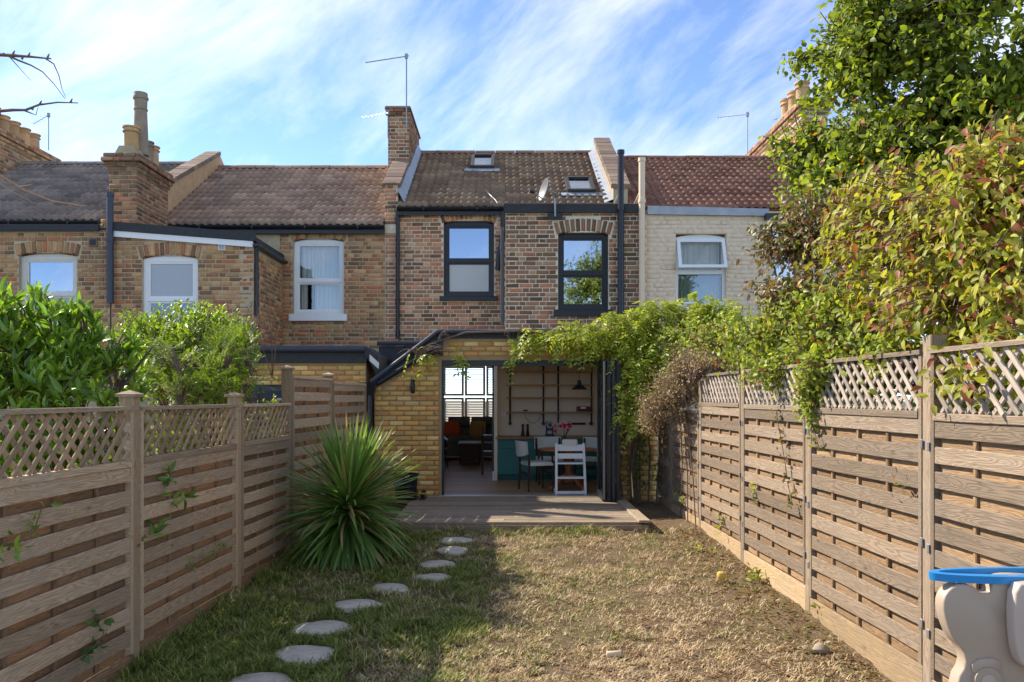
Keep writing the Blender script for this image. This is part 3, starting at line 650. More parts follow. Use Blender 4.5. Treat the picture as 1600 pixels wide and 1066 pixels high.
    MB().add([(X0+.05,14.0,ztop-.02),(X1-.02,14.0,ztop-.02),(X1-.02,15.2,ztop-.02),(X0+.05,15.2,ztop-.02),(X0+.12,14.06,ztop+.17),(X1-.08,14.06,ztop+.17),(X1-.1,15.15,ztop+.10),(X0+.12,15.15,ztop+.10)],
        [(0,3,2,1),(4,5,6,7),(0,1,5,4),(1,2,6,5),(2,3,7,6),(3,0,4,7)]).build('haunching', MAT['haunch'], c)
    pot(c, (xm,14.2,ztop+.13), .125, .40, MAT['pot']); pot(c, (xm+.03,14.5,ztop+.13), .115, 1.10, MAT['potg'], tall=True)
    pot(c, (xm,14.8,ztop+.10), .115, .36, MAT['potg']); pot(c, (xm,15.05,ztop+.09), .115, .36, MAT['pot'])
    bk.finish(h, MAT['brick_l'], 200); b3.finish(h, MAT['brick_o'], 100)
    return h
MAT['frost_b'] = plain('obscured_glass_grey', (.40,.41,.42), .3, .5, mott=.05)
left_house()
def far_left_house():
    h = thing('terraced_house', 'terraced house at the picture edge with dark tiled patch and red pot on its stack', 'house', (-9, DM, 0), group='terraced houses in the row')
    bk = Bricks(); ze = PZ(343, EYE); zr = PZ(258, RY); x1 = PX(171,DO); x0 = -11.3; zt = PZ(362,DO)
    w5 = (PX(29,DO), PX(120,DO), PZ(512,DO), PZ(400,DO)); op = [(w5[0], w5[1], w5[2], w5[3]+.05)]; a5 = ((w5[0]+w5[1])/2, (w5[1]-w5[0])/2, w5[3], .06, .2)
    mb = MB(); wall_sheet(mb, (0,DO,0), EX, NF, (x0, x1), (0, PZ(350,DO)), op); mb.build('wall', MAT['mortar_l'], h); wall_sheet(MB(), (0,DM,0), EX, NF, (x0, -6.62), (0, ze-.05)).build('rear_wall', MAT['mortar_l'], h); MB().box(x0,-6.7,22,22.2,0,ze-.1).build('front_wall', MAT['mortar_l'], h)
    bk.face((0,DO,0), EX, NF, (-8.9, x1), (1.9, PZ(338,DO) ), op + [(-8.9, PX(157,DO), zt, 9)], [a5], prio=1.2)
    window(h, DO, *w5[:3], w5[3], .055, MAT['offw'], .47, fw=.085, top='glass_m', bot='glass', sill=False, curtain=[(w5[0]+.12, w5[1]-.1, w5[2]+.1, w5[2]+.62, MAT['net'], .012, .06)], label='cream painted sash window')
    MB().box(x0, PX(157,DO), DO-.06, DO-.015, zt+.0, zt+.115).build('roof_trim', MAT['felt'], h)
    MB().box(x0, x1, DO-.01, DM, zt+.02, zt+.06).build('flat_roof', MAT['felt'], h)
    roof(h, -10.95, -6.75, EYE, ze, RY, zr, MAT['tile_l2'])
    gutter(h, -10.9, PX(157,EYE), EYE-.08, ze-.05, MAT['black'], fh=.14)
    x = PX(172,DO-.08); pipe(h, [(x,DO-.08,PZ(475,DO)),(x,DO-.08,PZ(306,DO))], .055, MAT['greyp'], 'soil_pipe', [(x,DO-.08,PZ(377,DO)),(x,DO-.08,PZ(306,DO))])
    vx, vz = PX(146,DO), PZ(379,DO); v = MB().box(vx-.07,vx+.07,DO-.02,DO+.01,vz-.07,vz+.07).build('air_vent', MAT['coping'], h); MB().box(vx-.05,vx+.05,DO-.024,DO-.0205,vz-.05,vz+.05).build('vent_grille', MAT['dark'], v)
    X1 = -11.05; zt2 = PZ(200, 17.85); c = chimney(h, bk, X1-.5, X1, 17.2, 20.2, 6.0, zt2, MAT['mortar_l'], 1, .34, prio=.6)
    for i, (y, m, hh) in enumerate(((18.0,'potr',.52),(18.35,'pot',.44),(18.75,'pot',.44),(19.15,'pot',.42),(19.55,'pot',.42),)):
        pot(c, (X1-.22,y,zt2-.02), .14, hh, MAT[m])
    parapet(h, -11.35, -11.1, DM, ze-.1, RY, zr-.1, .2, MAT['mortar_l'], MAT['lead'])
    bk.finish(h, MAT['brick_l'], 300)
MAT['tile_l2'] = varied('roof_tile_greyed', [(.27,.21,.17),(.30,.23,.185),(.24,.185,.15),(.20,.16,.135)], sc=22, weather=(.075,.072,.07), wsc=.5)
far_left_house()
aerial(P(76,235,19.6), P(76,180,19.6), P(52,194,19.2), 'grid shaped aerial beside the row of far chimney pots', 5, .14, .012)
def cream_house():
    h = thing('terraced_house', 'cream painted terraced house with red roof tiles and open top window', 'house', (4.4, DM, 0), group='terraced houses in the row')
    bk = Bricks(); ze = PZ(324, EYE); zr = PZ(249, RY); x0, x1 = 2.305, PX(1198,DO); zt = PZ(334,DO)
    w6 = (PX(1056,DO), PX(1135,DO), PZ(476,DO), PZ(370,DO)); op = [(w6[0], w6[1], w6[2], w6[3]+.05)]; a6 = ((w6[0]+w6[1])/2, (w6[1]-w6[0])/2, w6[3], .055, .2)
    mb = MB(); wall_sheet(mb, (0,DO,0), EX, NF, (x0, x1), (0, zt), op, rec=.0025); mb.build('wall', MAT['mortar_p'], h); wall_sheet(MB(), (x1,DM,0), (0,-1,0), (1,0,0), (.0, DM-DO), (0, zt)).build('side_wall', MAT['mortar_p'], h); mb = MB(); w7 = (PX(1205,DM), PX(1250,DM), PZ(440,DM), PZ(352,DM))
    wall_sheet(mb, (0,DM,0), EX, NF, (x1, 6.9), (0, ze-.03), [w7], rec=.0025); mb.build('rear_wall', MAT['mortar_p'], h); MB().box(2.35,6.9,22,22.2,0,ze-.1).build('front_wall', MAT['mortar_p'], h)
    bk.face((0,DO,0), EX, NF, (x0, x1), (2.4, zt-.05), op, [], prio=1.2, j=.006); bk.face((0,DM,0), EX, NF, (x1, 6.9), (3.2, ze-.1), [w7], prio=.5, j=.006)
    # window: fixed lower pane, top-hung light standing open
    X0, X1, Z0, ZS = w6[0], w6[1], w6[2], w6[3]; y0 = DO+.08; fm = MAT['white']; fw = .055; zm = PZ(424,DO); mb = MB()
    mb.box(X0,X0+fw,y0,y0+.07,Z0,ZS); mb.box(X1-fw,X1,y0,y0+.07,Z0,ZS); mb.box(X0+fw,X1-fw,y0,y0+.07,Z0,Z0+fw); mb.box(X0+fw,X1-fw,y0-.003,y0+.07,zm-.04,zm+.04)
    mb.prism([(X1,ZS),(X1,ZS-.05),(X0,ZS-.05)] + arc_top(X0,X1,ZS,.05), y0-.002, y0+.072); fr = mb.build('window', fm, h); fr['label'] = 'white window with its top light tilted open'
    MB().box(X0+fw,X1-fw,y0+.03,y0+.036,Z0+fw,zm-.04).build('pane', MAT['glass'], fr)
    ang = R(20); hz = ZS-.05; mb = MB(); Ls = hz-zm+.01; a, b = X0+.02, X1-.02; t = .055
    M = Matrix.Translation((0,y0-.01,hz)) @ Matrix.Rotation(-ang, 4, 'X')
    mb.box(a,a+t,-.05,0,-Ls,0); mb.box(b-t,b,-.05,0,-Ls,0); mb.box(a+t,b-t,-.05,0,-t,0); mb.box(a+t,b-t,-.05,0,-Ls,-Ls+t)
    s = mb.build('casement', fm, fr, mtx=M); MB().box(a+t,b-t,-.03,-.022,-Ls+t,-t).build('pane', MAT['glass'], fr, mtx=M)
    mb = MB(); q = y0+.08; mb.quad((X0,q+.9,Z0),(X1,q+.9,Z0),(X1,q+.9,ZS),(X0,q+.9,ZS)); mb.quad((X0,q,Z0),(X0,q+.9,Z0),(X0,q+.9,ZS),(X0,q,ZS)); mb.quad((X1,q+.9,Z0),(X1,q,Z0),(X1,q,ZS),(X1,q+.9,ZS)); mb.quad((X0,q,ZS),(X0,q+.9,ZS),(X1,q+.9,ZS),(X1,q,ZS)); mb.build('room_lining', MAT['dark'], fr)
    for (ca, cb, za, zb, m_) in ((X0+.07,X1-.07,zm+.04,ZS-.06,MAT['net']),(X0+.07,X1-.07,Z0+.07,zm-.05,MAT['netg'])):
        V = []; n = 70
        for i in range(n+1):
            x = ca+(cb-ca)*i/n; yy = q+.04+.014*math.sin(x*82+1.4*math.sin(x*23)); V += [(x,yy,za),(x,yy,zb)]
        link('curtain', mesh_np('curtain', V, [(2*i,2*i+2,2*i+3,2*i+1) for i in range(n)], m_, True), None, fr)
    MB().cbox(X0-.06,X1+.06,DO-.06,y0+.01,Z0-.1,Z0-.004,.008).build('sill', MAT['offw'], fr)
    mb = MB(); mb.box(w7[0],w7[1],DM+.1,DM+.16,w7[2],w7[3]); f7 = mb.build('window', fm, h); MB().box(w7[0]+.07,w7[1]-.07,DM+.09,DM+.098,w7[2]+.07,w7[3]-.07).build('pane', MAT['glass_m'], f7)
    # lead edged flat roof, painted pipe, red roof
    z0 = zt
    MB().prism([(x0+.06,z0-.02),(x1+.02,z0-.05),(x1+.02,z0+.07),(x0+.06,z0+.12)], DO-.06, DO-.02).build('roof_trim', MAT['lead'], h)
    MB().box(x0+.04,x1,DO-.02,DM,z0+.01,z0+.05).build('flat_roof', MAT['lead'], h)
    MB().box(x1-.05,x1+.25,DO-.14,DO-.02,z0-.12,z0-.02).build('hopper', MAT['black'], h)
    roof(h, 2.31, 6.7, EYE, ze, RY, zr, MAT['tile_r'])
    x = PX(1003,DO-.08); pipe(h, [(x,DO-.08,PZ(484,DO)),(x,DO-.08,PZ(252,DO))], .052, MAT['mortar_p'], 'soil_pipe', [(x,DO-.08,PZ(316,DO)),(x,DO-.08,PZ(252,DO))])
    for dx in (0, .34):
        a = PX(955,DO)+.02+dx; MB().hexa([(a,DO+.1,4.86),(a+.07,DO+.1,4.86),(a+.07,DO+.25,4.86),(a,DO+.25,4.86),(a+.16,DO+.1,5.22),(a+.23,DO+.1,5.2),(a+.23,DO+.25,5.2),(a+.16,DO+.25,5.22)]).build('flashing', MAT['haunch'], h)
    b2 = Bricks(); zt2 = PZ(206,20.5); c = chimney(h, b2, 6.62, 7.2, 18.3, 22.6, 6.0, zt2, MAT['mortar_c'], -1, .34, prio=.8)
    for y, hh in ((19.0,.6),(19.5,.56),(20.0,.56)): pot(c, (6.88,y,zt2+.05), .15, hh, MAT['pot'])
    MB().box(6.66,7.16,18.5,20.4,zt2-.02,zt2+.12).build('haunching', MAT['haunch'], c)
    n = 7
    for i in range(n):
        t0, t1 = i/n, (i+1)/n; ya, yb = EYE+(RY-EYE)*(.35+.65*t0), EYE+(RY-EYE)*(.35+.65*t1); za = ze+(zr-ze)*(.35+.65*t0); zb = ze+(zr-ze)*(.35+.65*t1)
        MB().add([(6.60,ya,za+.06),(6.60,yb,za+.06+(zb-za)),(6.60,yb,zb+.26),(6.60,ya,zb+.26),(6.45,ya,za+.07),(6.45,yb,zb+.07)],[(0,1,2,3),(4,5,1,0)]).build('flashing', MAT['lead'], h)
    bk.finish(h, MAT['brick_p'], 200); b2.finish(h, MAT['brick_o'], 100)
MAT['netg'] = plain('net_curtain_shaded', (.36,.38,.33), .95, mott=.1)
cream_house()
aerial(P(1168,240,18.9), P(1168,179,18.9), P(1121,184,18.4), 'aerial with short spikes above the red tiled roof', 12, .05, .012)
# ------------------------------------------------------------------ planks
def plank(name, parent, p0, d, n, L, wd, t, m, bow=0.0, seg=1, ch=.004, mtx_only=False):
    "board starting at p0 (centre of its lower end), length along d, face towards n"
    d = Vector(d).normalized(); n = Vector(n); n = (n - d*n.dot(d)).normalized(); s = n.cross(d)
    key = (round(L,3), wd, t, m.name, bow, seg)
    if key not in PLK:
        V = []; Fs = []; prof = [(-wd/2,-t/2),(wd/2,-t/2),(wd/2,t/2-ch),(wd/2-ch,t/2),(-wd/2+ch,t/2),(-wd/2,t/2-ch)]; k = 6
        for i in range(seg+1):
            x = L*i/seg; b = bow*math.sin(math.pi*i/seg*2) if bow else 0
            V += [(x, a, c+b) for a, c in prof]
        for i in range(seg):
            for j in range(k): Fs.append((i*k+j, (i+1)*k+j, (i+1)*k+(j+1)%k, i*k+(j+1)%k))
        Fs += [tuple(range(k)), tuple(range((seg+1)*k-1, seg*k-1, -1))]
        me = bpy.data.meshes.new(name); me.from_pydata(V, [], Fs); me.update(); me.materials.append(m); PLK[key] = me
    p0 = Vector(p0)
    return link(name, PLK[key], None, parent, Matrix(((d.x,s.x,n.x,p0.x),(d.y,s.y,n.y,p0.y),(d.z,s.z,n.z,p0.z),(0,0,0,1))))
PLK = {}
# ------------------------------------------------------------------ our rear extension
FL = .19                                  # kitchen floor level
def extension():
    h = thing('rear_extension', 'yellow brick rear extension with black framed wide door opening', 'extension', (0, DE, .1), group='brick rear extensions')
    bk = Bricks(); X0, X1 = PX(585,DE), 2.30; a, b, hd = PX(686,DE), 1.64, PZ(563,DE); ztop = PZ(529,DE)
    sx0, sz0, sx1, sz1 = PX(586,DE), PZ(603,DE), PX(690,DE), PZ(543,DE)
    top = lambda x: ztop if x > sx1 else sz0 + (sz1-sz0)*(x-sx0)/(sx1-sx0)
    mb = MB(); wall_sheet(mb, (0,DE,0), EX, NF, (sx1, X1), (0, ztop), [(a,b,FL-.03,hd)])
    mb.prism([(X0,0),(sx1-.001,0),(sx1-.001,sz1),(X0,sz0)], DE+.007, DE+.22); mb.build('wall', MAT['mortar_e'], h)
    bk.face((0,DE,0), EX, NF, (X0, X1), (.06, ztop), [(a,b,0,hd)], bond='stretcher', topfn=top, prio=1.2)
    # slope board, gutters, hopper
    ux0, uz0, ux1, uz1 = PX(586,DE), PZ(594,DE), PX(684,DE), PZ(519,DE)
    MB().prism([(sx0-.01,sz0),(sx1,sz1),(sx1,ztop),(sx1,uz1-.03),(ux1,uz1-.03),(ux0,uz0-.03)], DE-.03, DE+.006).build('slope_board', MAT['felt'], h)
    MB().tube([(ux0-.04,DE-.07,uz0-.02),(ux1,DE-.07,uz1),(ux1+.03,DE-.07,uz1+.005),(X1,DE-.07,uz1-.01)], .034, 10).build('gutter', MAT['greyp'], h, True)
    MB().tube([(sx0,DE-.05,sz0),(PX(662,DE),DE-.05,PZ(556,DE)),(PX(690,DE),DE-.05,PZ(548,DE))], .036, 8).build('slope_pipe', MAT['black'], h, True)
    MB().box(ux1-.02,X1,DE-.035,DE+.004,ztop+.001,uz1-.02).build('fascia', MAT['felt'], h)
    MB().tube([(ux1+.06,DE-.05,uz1),(ux1+.05,DE-.05,PZ(545,DE)),(PX(690,DE),DE-.05,PZ(556,DE))], .03, 8).build('downpipe', MAT['black'], h, True)
    x = PX(580,DE); z = PZ(600,DE)
    MB().hexa([(x-.07,DE-.14,z-.17),(x+.05,DE-.14,z-.17),(x+.05,DE-.03,z-.17),(x-.07,DE-.03,z-.17),(x-.14,DE-.18,z+.02),(x+.11,DE-.18,z+.02),(x+.11,DE-.02,z+.02),(x-.14,DE-.02,z+.02)]).build('hopper', MAT['black'], h)
    pipe(h, [(x,DE-.08,z-.15),(x,DE-.08,.2)], .035, MAT['black'])
    # roof: flat slab and side slope, with unseen glazed openings added to brighten the kitchen
    holes = [(-.85,-.12,12.8,15.2),(.12,1.95,12.8,13.5)]; mb = MB(); gx = sorted({sx1-.05,X1} | {v for q in holes for v in q[:2]}); gy = sorted({DE,DM-.02} | {v for q in holes for v in q[2:]})
    for u0, u1 in zip(gx[:-1], gx[1:]):
        for v0, v1 in zip(gy[:-1], gy[1:]):
            if not any(p < (u0+u1)/2 < q and r < (v0+v1)/2 < s_ for p, q, r, s_ in holes): mb.box(u0,u1,v0,v1,ztop+.005,ztop+.07)
    rf = mb.build('roof', MAT['felt'], h)
    for A, B, Cc, Dd in holes:
      mb = MB()
      for q0, q1, q2, q3 in ((A-.06,A,Cc-.06,Dd+.06),(B,B+.06,Cc-.06,Dd+.06),(A,B,Cc-.06,Cc),(A,B,Dd,Dd+.06)): mb.box(q0,q1,q2,q3,2.40,ztop+.075)
      k = mb.build('rooflight', MAT['white'], rf); MB().box(A,B,Cc,Dd,ztop+.05,ztop+.06).build('rooflight_pane', MAT['glass_c'], k)  # unseen rooflights, added to let more sky light into the dim room
    for ya_, yb_, nm_, mm_, dz in ((DE-.01,12.85,'roof_slope','lead',0),(12.851,15.149,'added_glazing','glass_c',.04),(15.15,DM-.02,'roof_slope','lead',0)):  # middle strip is unseen glass, added in the slope to light the interior
        MB().hexa([(X0-.05,ya_,uz0-.12+dz),(sx1-.04,ya_,ztop-.04+dz),(sx1-.04,yb_,ztop-.04+dz),(X0-.05,yb_,uz0-.12+dz),(X0-.05,ya_,uz0-.06),(sx1-.04,ya_,ztop+.05),(sx1-.04,yb_,ztop+.05),(X0-.05,yb_,uz0-.06)]).build(nm_, MAT[mm_], h)
    q = 14.9; MB().box(PX(592,q),PX(690,q),q,q+.5,PZ(572,q),PZ(541,q)).build('valley_box', MAT['felt'], h)
    MB().tube([(PX(590,q),q-.05,PZ(537,q)),(PX(690,q),q-.05,PZ(537,q))], .04, 8).build('gutter', MAT['greyp'], h, True)
    # door frame, threshold, folded leaves
    mb = MB(); mb.box(a,a+.07,DE+.02,DE+.10,FL,hd); mb.box(b-.05,b,DE+.02,DE+.10,FL,hd); mb.box(a+.07,b-.05,DE+.02,DE+.10,hd-.085,hd); fr = mb.build('door_frame', MAT['blackm'], h)
    mb = MB().box(a,b,DE-.03,DE+.10,FL-.025,FL+.018); mb.build('threshold', plain('aluminium_sill', (.55,.55,.55), .35, .5, .5), fr)
    zb, zt = FL+.03, hd-.03
    for i in range(4):
        x0 = 1.375 + i*.066; x1 = x0+.052; y0, y1 = 11.63, 12.33; mb = MB()
        mb.box(x0,x1,y0,y0+.075,zb,zt); mb.box(x0,x1,y1-.075,y1,zb,zt); mb.box(x0,x1,y0+.075,y1-.075,zb,zb+.1); mb.box(x0,x1,y0+.075,y1-.075,zt-.08,zt)
        d = mb.build('door_leaf', MAT['blackm'], h); MB().box(x0+.02,x1-.02,y0+.075,y1-.075,zb+.1,zt-.08).build('door_glass', MAT['glass_c'], d)
        if i in (0, 2):
            MB().box(x0+.014,x0+.028,y0-.004,y0-.0005,zb+.02,zt-.02).build('weather_strip', plain('strip_tan', (.42,.36,.27), .5) if i == 0 else MAT['greyp'], d)
        if i in (1, 3):
            for zz in (.35, 1.0, 1.95):
                MB().box(x0+.004,x1-.004,y0-.012,y0-.002,zz-.06,zz+.06).build('hinge', MAT['blackm'], d)
    # outdoor wall light
    l = P(645.5,604,DE)
    t = thing('wall_light', 'small black up and down light on the yellow brick pier', 'wall light', (l.x,DE,l.z))
    MB().box(l.x-.02,l.x+.02,DE-.02,DE+.002,l.z-.06,l.z+.06).build('bracket', MAT['blackm'], t)
    MB().lathe((l.x,DE-.055,l.z-.105), [(.022,0),(.03,.01),(.034,.06),(.034,.15),(.03,.2),(.022,.21)], 14).build('body', MAT['blackm'], t, True)
    bk.finish(h, MAT['brick_e'], 300)
extension()
def neighbour_extension():
    h = thing('rear_extension', 'neighbour brick extension with black gutter behind the stepped fence', 'extension', (-3.5, 12.45, .1), group='brick rear extensions')
    D = 12.45; bk = Bricks(); x0, x1 = PX(250,D), PX(572,D); zt = PZ(567,D); op = [(PX(380,D), PX(448,D), .1, PZ(601,D))]
    mb = MB(); wall_sheet(mb, (0,D,0), EX, NF, (x0,x1), (0,zt), op); mb.box(x1-.22,x1-.002,D+.23,DM,0,zt); mb.build('wall', MAT['mortar_e'], h)
    bk.face((0,D,0), EX, NF, (x0,x1), (.9,zt), op, bond='stretcher')
    MB().box(x0-.1,x1+.02,D-.06,D+.01,zt+.003,PZ(550,D)).build('fascia', MAT['felt'], h)
    MB().tube([(x0-.1,D-.11,PZ(546,D)),(x1+.0,D-.11,PZ(546,D))], .05, 10).build('gutter', MAT['greyp'], h, True)
    MB().box(x0-.1,x1+.03,D,DM,PZ(550,D)-.04,PZ(550,D)).build('flat_roof', MAT['felt'], h)
    z1 = PZ(542,D); MB().hexa([(x1+.0,D-.12,z1-.12),(x1+.17,D-.05,z1-.42),(x1+.17,D+.9,z1-.42),(x1+.0,D+.9,z1-.12),(x1+.0,D-.12,z1),(x1+.2,D-.05,z1-.15),(x1+.2,D+.9,z1-.15),(x1+.0,D+.9,z1)]).build('verge', MAT['felt'], h)
    MB().hexa([(x1+.07,D-.1,z1-.22),(x1+.2,D-.07,z1-.34),(x1+.2,D-.06,z1-.34),(x1+.07,D-.09,z1-.22),(x1+.07,D-.105,z1-.12),(x1+.21,D-.075,z1-.25),(x1+.21,D-.065,z1-.25),(x1+.07,D-.095,z1-.12)]).build('flashing', MAT['offw'], h)
    mb = MB(); a, b, _, c = op[0]; mb.box(a,b,D+.06,D+.12,.1,c); dr = mb.build('door', MAT['greyp'], h); MB().box(a+.1,b-.1,D+.045,D+.058,1.0,c-.1).build('door_panel', MAT['blackm'], dr); MB().box(b-.16,b-.04,D+.03,D+.044,PZ(626,D),PZ(622,D)).build('handle', MAT['galv'], dr)
    bk.finish(h, MAT['brick_e'], 120)
neighbour_extension()
# ------------------------------------------------------------------ kitchen and sitting room behind the opening
def room():
    st = lambda o: tag(o, kind='structure')
    x0, x1 = -1.92, 2.28; yb = DM-.06
    zs = lambda x: 2.46 if x > -.95 else 1.74 + (x-x0)*.74
    wallm = plain('plaster_buff', (.80,.655,.48), .9, mott=.05)
    fb = MB().box(x0,x1,DE+.10,22.0,FL-.12,FL-.012).build('floor', plain('subfloor', (.1,.06,.03), .8)); st(fb)
    k = 0; y = DE+.105
    for i in range(60):                                     # floor boards run left to right
        if y > 19.0: break
        plank('floorboard', fb, (x0+.01, y+.06, FL-.008), (1,0,0), (0,0,1), x1-x0-.02, .126, .012, MAT['floorb']); y += .13
    st(MB().box(x0,.4,19.06,22.0,FL-.008,FL+.004).build('sitting_room_carpet', plain('carpet_grey', (.26,.24,.21), .95, mott=.3, sc=60)))
    mb = MB(); mb.quad((x0,DE+.2,0),(x0,yb,0),(x0,yb,1.9),(x0,DE+.2,1.9)); mb.quad((x0,yb,0),(x0,22,0),(x0,22,2.6),(x0,yb,2.6)); st(mb.build('wall_left', wallm))
    mb = MB(); mb.quad((x1,yb,0),(x1,DE+.2,0),(x1,DE+.2,2.6),(x1,yb,2.6)); st(mb.build('wall_right', wallm))
    mb = MB(); [mb.quad((x0,q,1.72),(-.95,q,2.44),(-.95,s,2.44),(x0,s,1.72)) for q,s in ((DE+.02,12.85),(15.15,yb))]; [mb.quad((p,q,2.44),(r,q,2.44),(r,s,2.44),(p,s,2.44)) for p,r,q,s in ((-.95,-.85,DE+.02,yb),(-.85,-.12,DE+.02,12.8),(-.85,-.12,15.2,yb),(-.12,.12,DE+.02,yb),(.12,1.95,DE+.02,12.8),(.12,1.95,13.5,yb),(1.95,x1,DE+.02,yb))]; mb.quad((x0,yb-.02,2.44),(x1,yb-.02,2.44),(x1,22.0,2.73),(x0,22.0,2.73)); st(mb.build('ceiling', MAT['white']))
    pe = PX(772,14.85)
    st(MB().box(pe,x1,15.40,15.62,FL-.01,2.45).build('wall_shelves', wallm))
    st(MB().box(pe,pe+.06,14.80,15.40,FL-.005,2.44).build('wall_return', wallm))
    st(MB().box(.35,.45,15.62,22.0,FL-.01,2.72).build('wall_passage', MAT['offw']))
    mb = MB().box(pe-.035,pe-.002,14.86,14.92,FL,2.43); d = mb.build('doorway_trim', MAT['blackm']); st(d)
    MB().box(pe-.03,pe-.003,14.78,14.855,FL,FL+.16).build('skirting', MAT['white'], d)
    # far window wall: opening, white frame and shutters
    D = 21.9; a, b, c, e = PX(688,D)-.5, PX(775,D)+.3, PZ(668,D), PZ(572,D); mb = MB(); wall_sheet(mb, (0,D,0), EX, NF, (x0,.45), (0,2.72), [(a,b,c,e)], .2); st(mb.build('wall_front', wallm))
    t = thing('window_shutters', 'white louvred shutters in the far sitting room window', 'shutters', ((a+b)/2, D, c))
    n = 4; lw = (b-a)/n; wm = plain('shutter_white', (.8,.79,.76), .5)
    for i in range(n):
        for (z0, z1) in ((c, (c+e)/2-.02), ((c+e)/2+.02, e)):
            p, q = a+i*lw+.01, a+(i+1)*lw-.01; s = .065; mb = MB(); y0, y1 = D-.05, D-.015
            mb.box(p,p+s,y0,y1,z0,z1); mb.box(q-s,q,y0,y1,z0,z1); mb.box(p+s,q-s,y0,y1,z0,z0+s); mb.box(p+s,q-s,y0,y1,z1-s,z1); f = mb.build('shutter_panel', wm, t)
            m = int((z1-z0-2*s)/.064); me = MB().hexa([(p+s+.003,-.022,-.012),(q-s-.003,-.022,-.012),(q-s-.003,.022,.004),(p+s+.003,.022,.004),(p+s+.003,-.022,-.004),(q-s-.003,-.022,-.004),(q-s-.003,.022,.012),(p+s+.003,.022,.012)]).mesh('louvre', wm)
            for j in range(m): link('louvre', me, None, f, Matrix.Translation((0, D-.03, z0+s+(j+.5)*(z1-z0-2*s)/m)))
    # street outside the front window: pale pavement and a parked car shape far beyond
    tag(MB().box(-9,7,22.6,40,-.25,-.02).build('pavement', plain('paving_grey', (.30,.29,.27), .9)), kind='structure')
room()
def interior():
    # base cabinets
    yf = 14.82; x0 = PX(775,yf)+.02; x1 = 2.27; zt = PZ(683,yf); gm = plain('green_cabinet', (.035,.17,.14), .5, .3, mott=.1)
    t = thing('kitchen_cabinet', 'dark green base cabinets under the oak worktop', 'cabinet', (1.0, 15.1, FL))
    MB().box(x0,x1,yf+.03,15.395,FL+.1,zt-.04).build('carcass', gm, t); MB().box(x0+.02,x1,yf+.08,15.39,FL+.002,FL+.099).build('plinth', plain('plinth', (.025,.12,.115), .6), t)
    xs = [x0, x0+.42, x0+.84, x0+1.28, x0+1.72, x0+2.1]
    for i in range(5):
        a, b = xs[i]+.004, xs[i+1]-.004; zd = zt-.04-.17
        if i < 2 and i == 0: 
            dw = MB().cbox(a, xs[2]-.004, yf+.004, yf+.028, zd+.006, zt-.05, .003).build('drawer', gm, t); MB().box(xs[1]-.12,xs[1]+.12,yf-.012,yf+.003,zt-.075,zt-.062).build('handle', MAT['blackm'], dw)
        if i > 1: MB().cbox(a, b, yf+.004, yf+.028, zd+.006, zt-.05, .003).build('drawer', gm, t)
        mb = MB().box(a,b,yf+.012,yf+.028,FL+.11,zd-.004); s = .06; z0, z1 = FL+.11, zd-.004
        mb.box(a,a+s,yf+.002,yf+.0115,z0,z1); mb.box(b-s,b,yf+.002,yf+.0115,z0,z1); mb.box(a+s,b-s,yf+.002,yf+.0115,z0,z0+s); mb.box(a+s,b-s,yf+.002,yf+.0115,z1-s,z1)
        d = mb.build('cabinet_door', gm, t); kx = b-.03 if i % 2 == 0 else a+.03; MB().tube([(kx,yf+.002,z1-.1),(kx,yf-.025,z1-.1)], .014, 10).build('knob', MAT['blackm'], d)
    wt = plank('worktop', t, (x0-.03, 15.09, zt-.018), (1,0,0), (0,0,1), x1-x0+.03, .62, .036, MAT['oak'])
    yw = 15.40; zw = zt
    # shelving on black pipes
    t = thing('wall_shelving', 'open wooden shelves hung on black steel pipes', 'shelf', (1, yw, 1.5))
    for px_ in (797, 849, 872, 924): 
        x = PX(px_, yw-.1); mb = MB().tube([(x,yw-.12,2.43),(x,yw-.12,PZ(661,yw-.12))], .017, 8); p = mb.build('pipe_upright', MAT['blackm'], t, True)
        if px_ != 872: MB().tube([(x,yw-.13,PZ(662,yw-.12)),(x,yw,PZ(662,yw-.12))], .033, 12).build('pipe_flange', MAT['blackm'], p, True)
    for py_ in (582, 602, 622, 644.5): plank('shelf_board', t, (PX(791,yw-.1), yw-.12, PZ(py_,yw-.1)), (1,0,0), (0,0,1), PX(926,yw-.1)-PX(791,yw-.1), .2, .024, MAT['oak'])
    # worktop things
    for px_, s in ((817,'left'),(824.5,'right')):
        c = P(px_, 678, 15.15); c.z = zw; t = thing('pepper_mill', 'wooden mill on the worktop, %s one of the pair' % ('nearer the doorway' if s == 'left' else 'nearer the coffee machine'), 'mill', c, group='wooden mills')
        MB().lathe(c, [(.034,0),(.036,.01),(.030,.05),(.022,.12),(.021,.15),(.027,.165)], 14).build('body', MAT['dwood'], t, True); MB().lathe(c+Vector((0,0,.167)), [(.020,0),(.026,.02),(.027,.04),(.015,.058)], 14).build('cap', MAT['dwood'], t, True)
    c = P(859, 677, 15.1); c.z = zw; t = thing('coffee_machine', 'black coffee machine on the worktop beside the flowers', 'coffee machine', c)
    MB().cbox(c.x-.07,c.x+.07,15.05,15.33,zw+.001,zw+.05,.01).build('base', MAT['blackm'], t); MB().cbox(c.x-.06,c.x+.06,15.17,15.33,zw+.051,zw+.27,.02).build('body', MAT['black'], t)
    MB().tube([(c.x,15.06,zw+.21),(c.x,15.168,zw+.21)], .058, 18).build('head', MAT['galv'], t, True); MB().tube([(c.x,15.052,zw+.21),(c.x,15.059,zw+.21)], .04, 18).build('front_disc', MAT['blackm'], t, True)
    MB().cbox(c.x-.045,c.x+.045,15.052,15.16,zw+.052,zw+.10,.006).build('drip_tray', MAT['galv'], t)
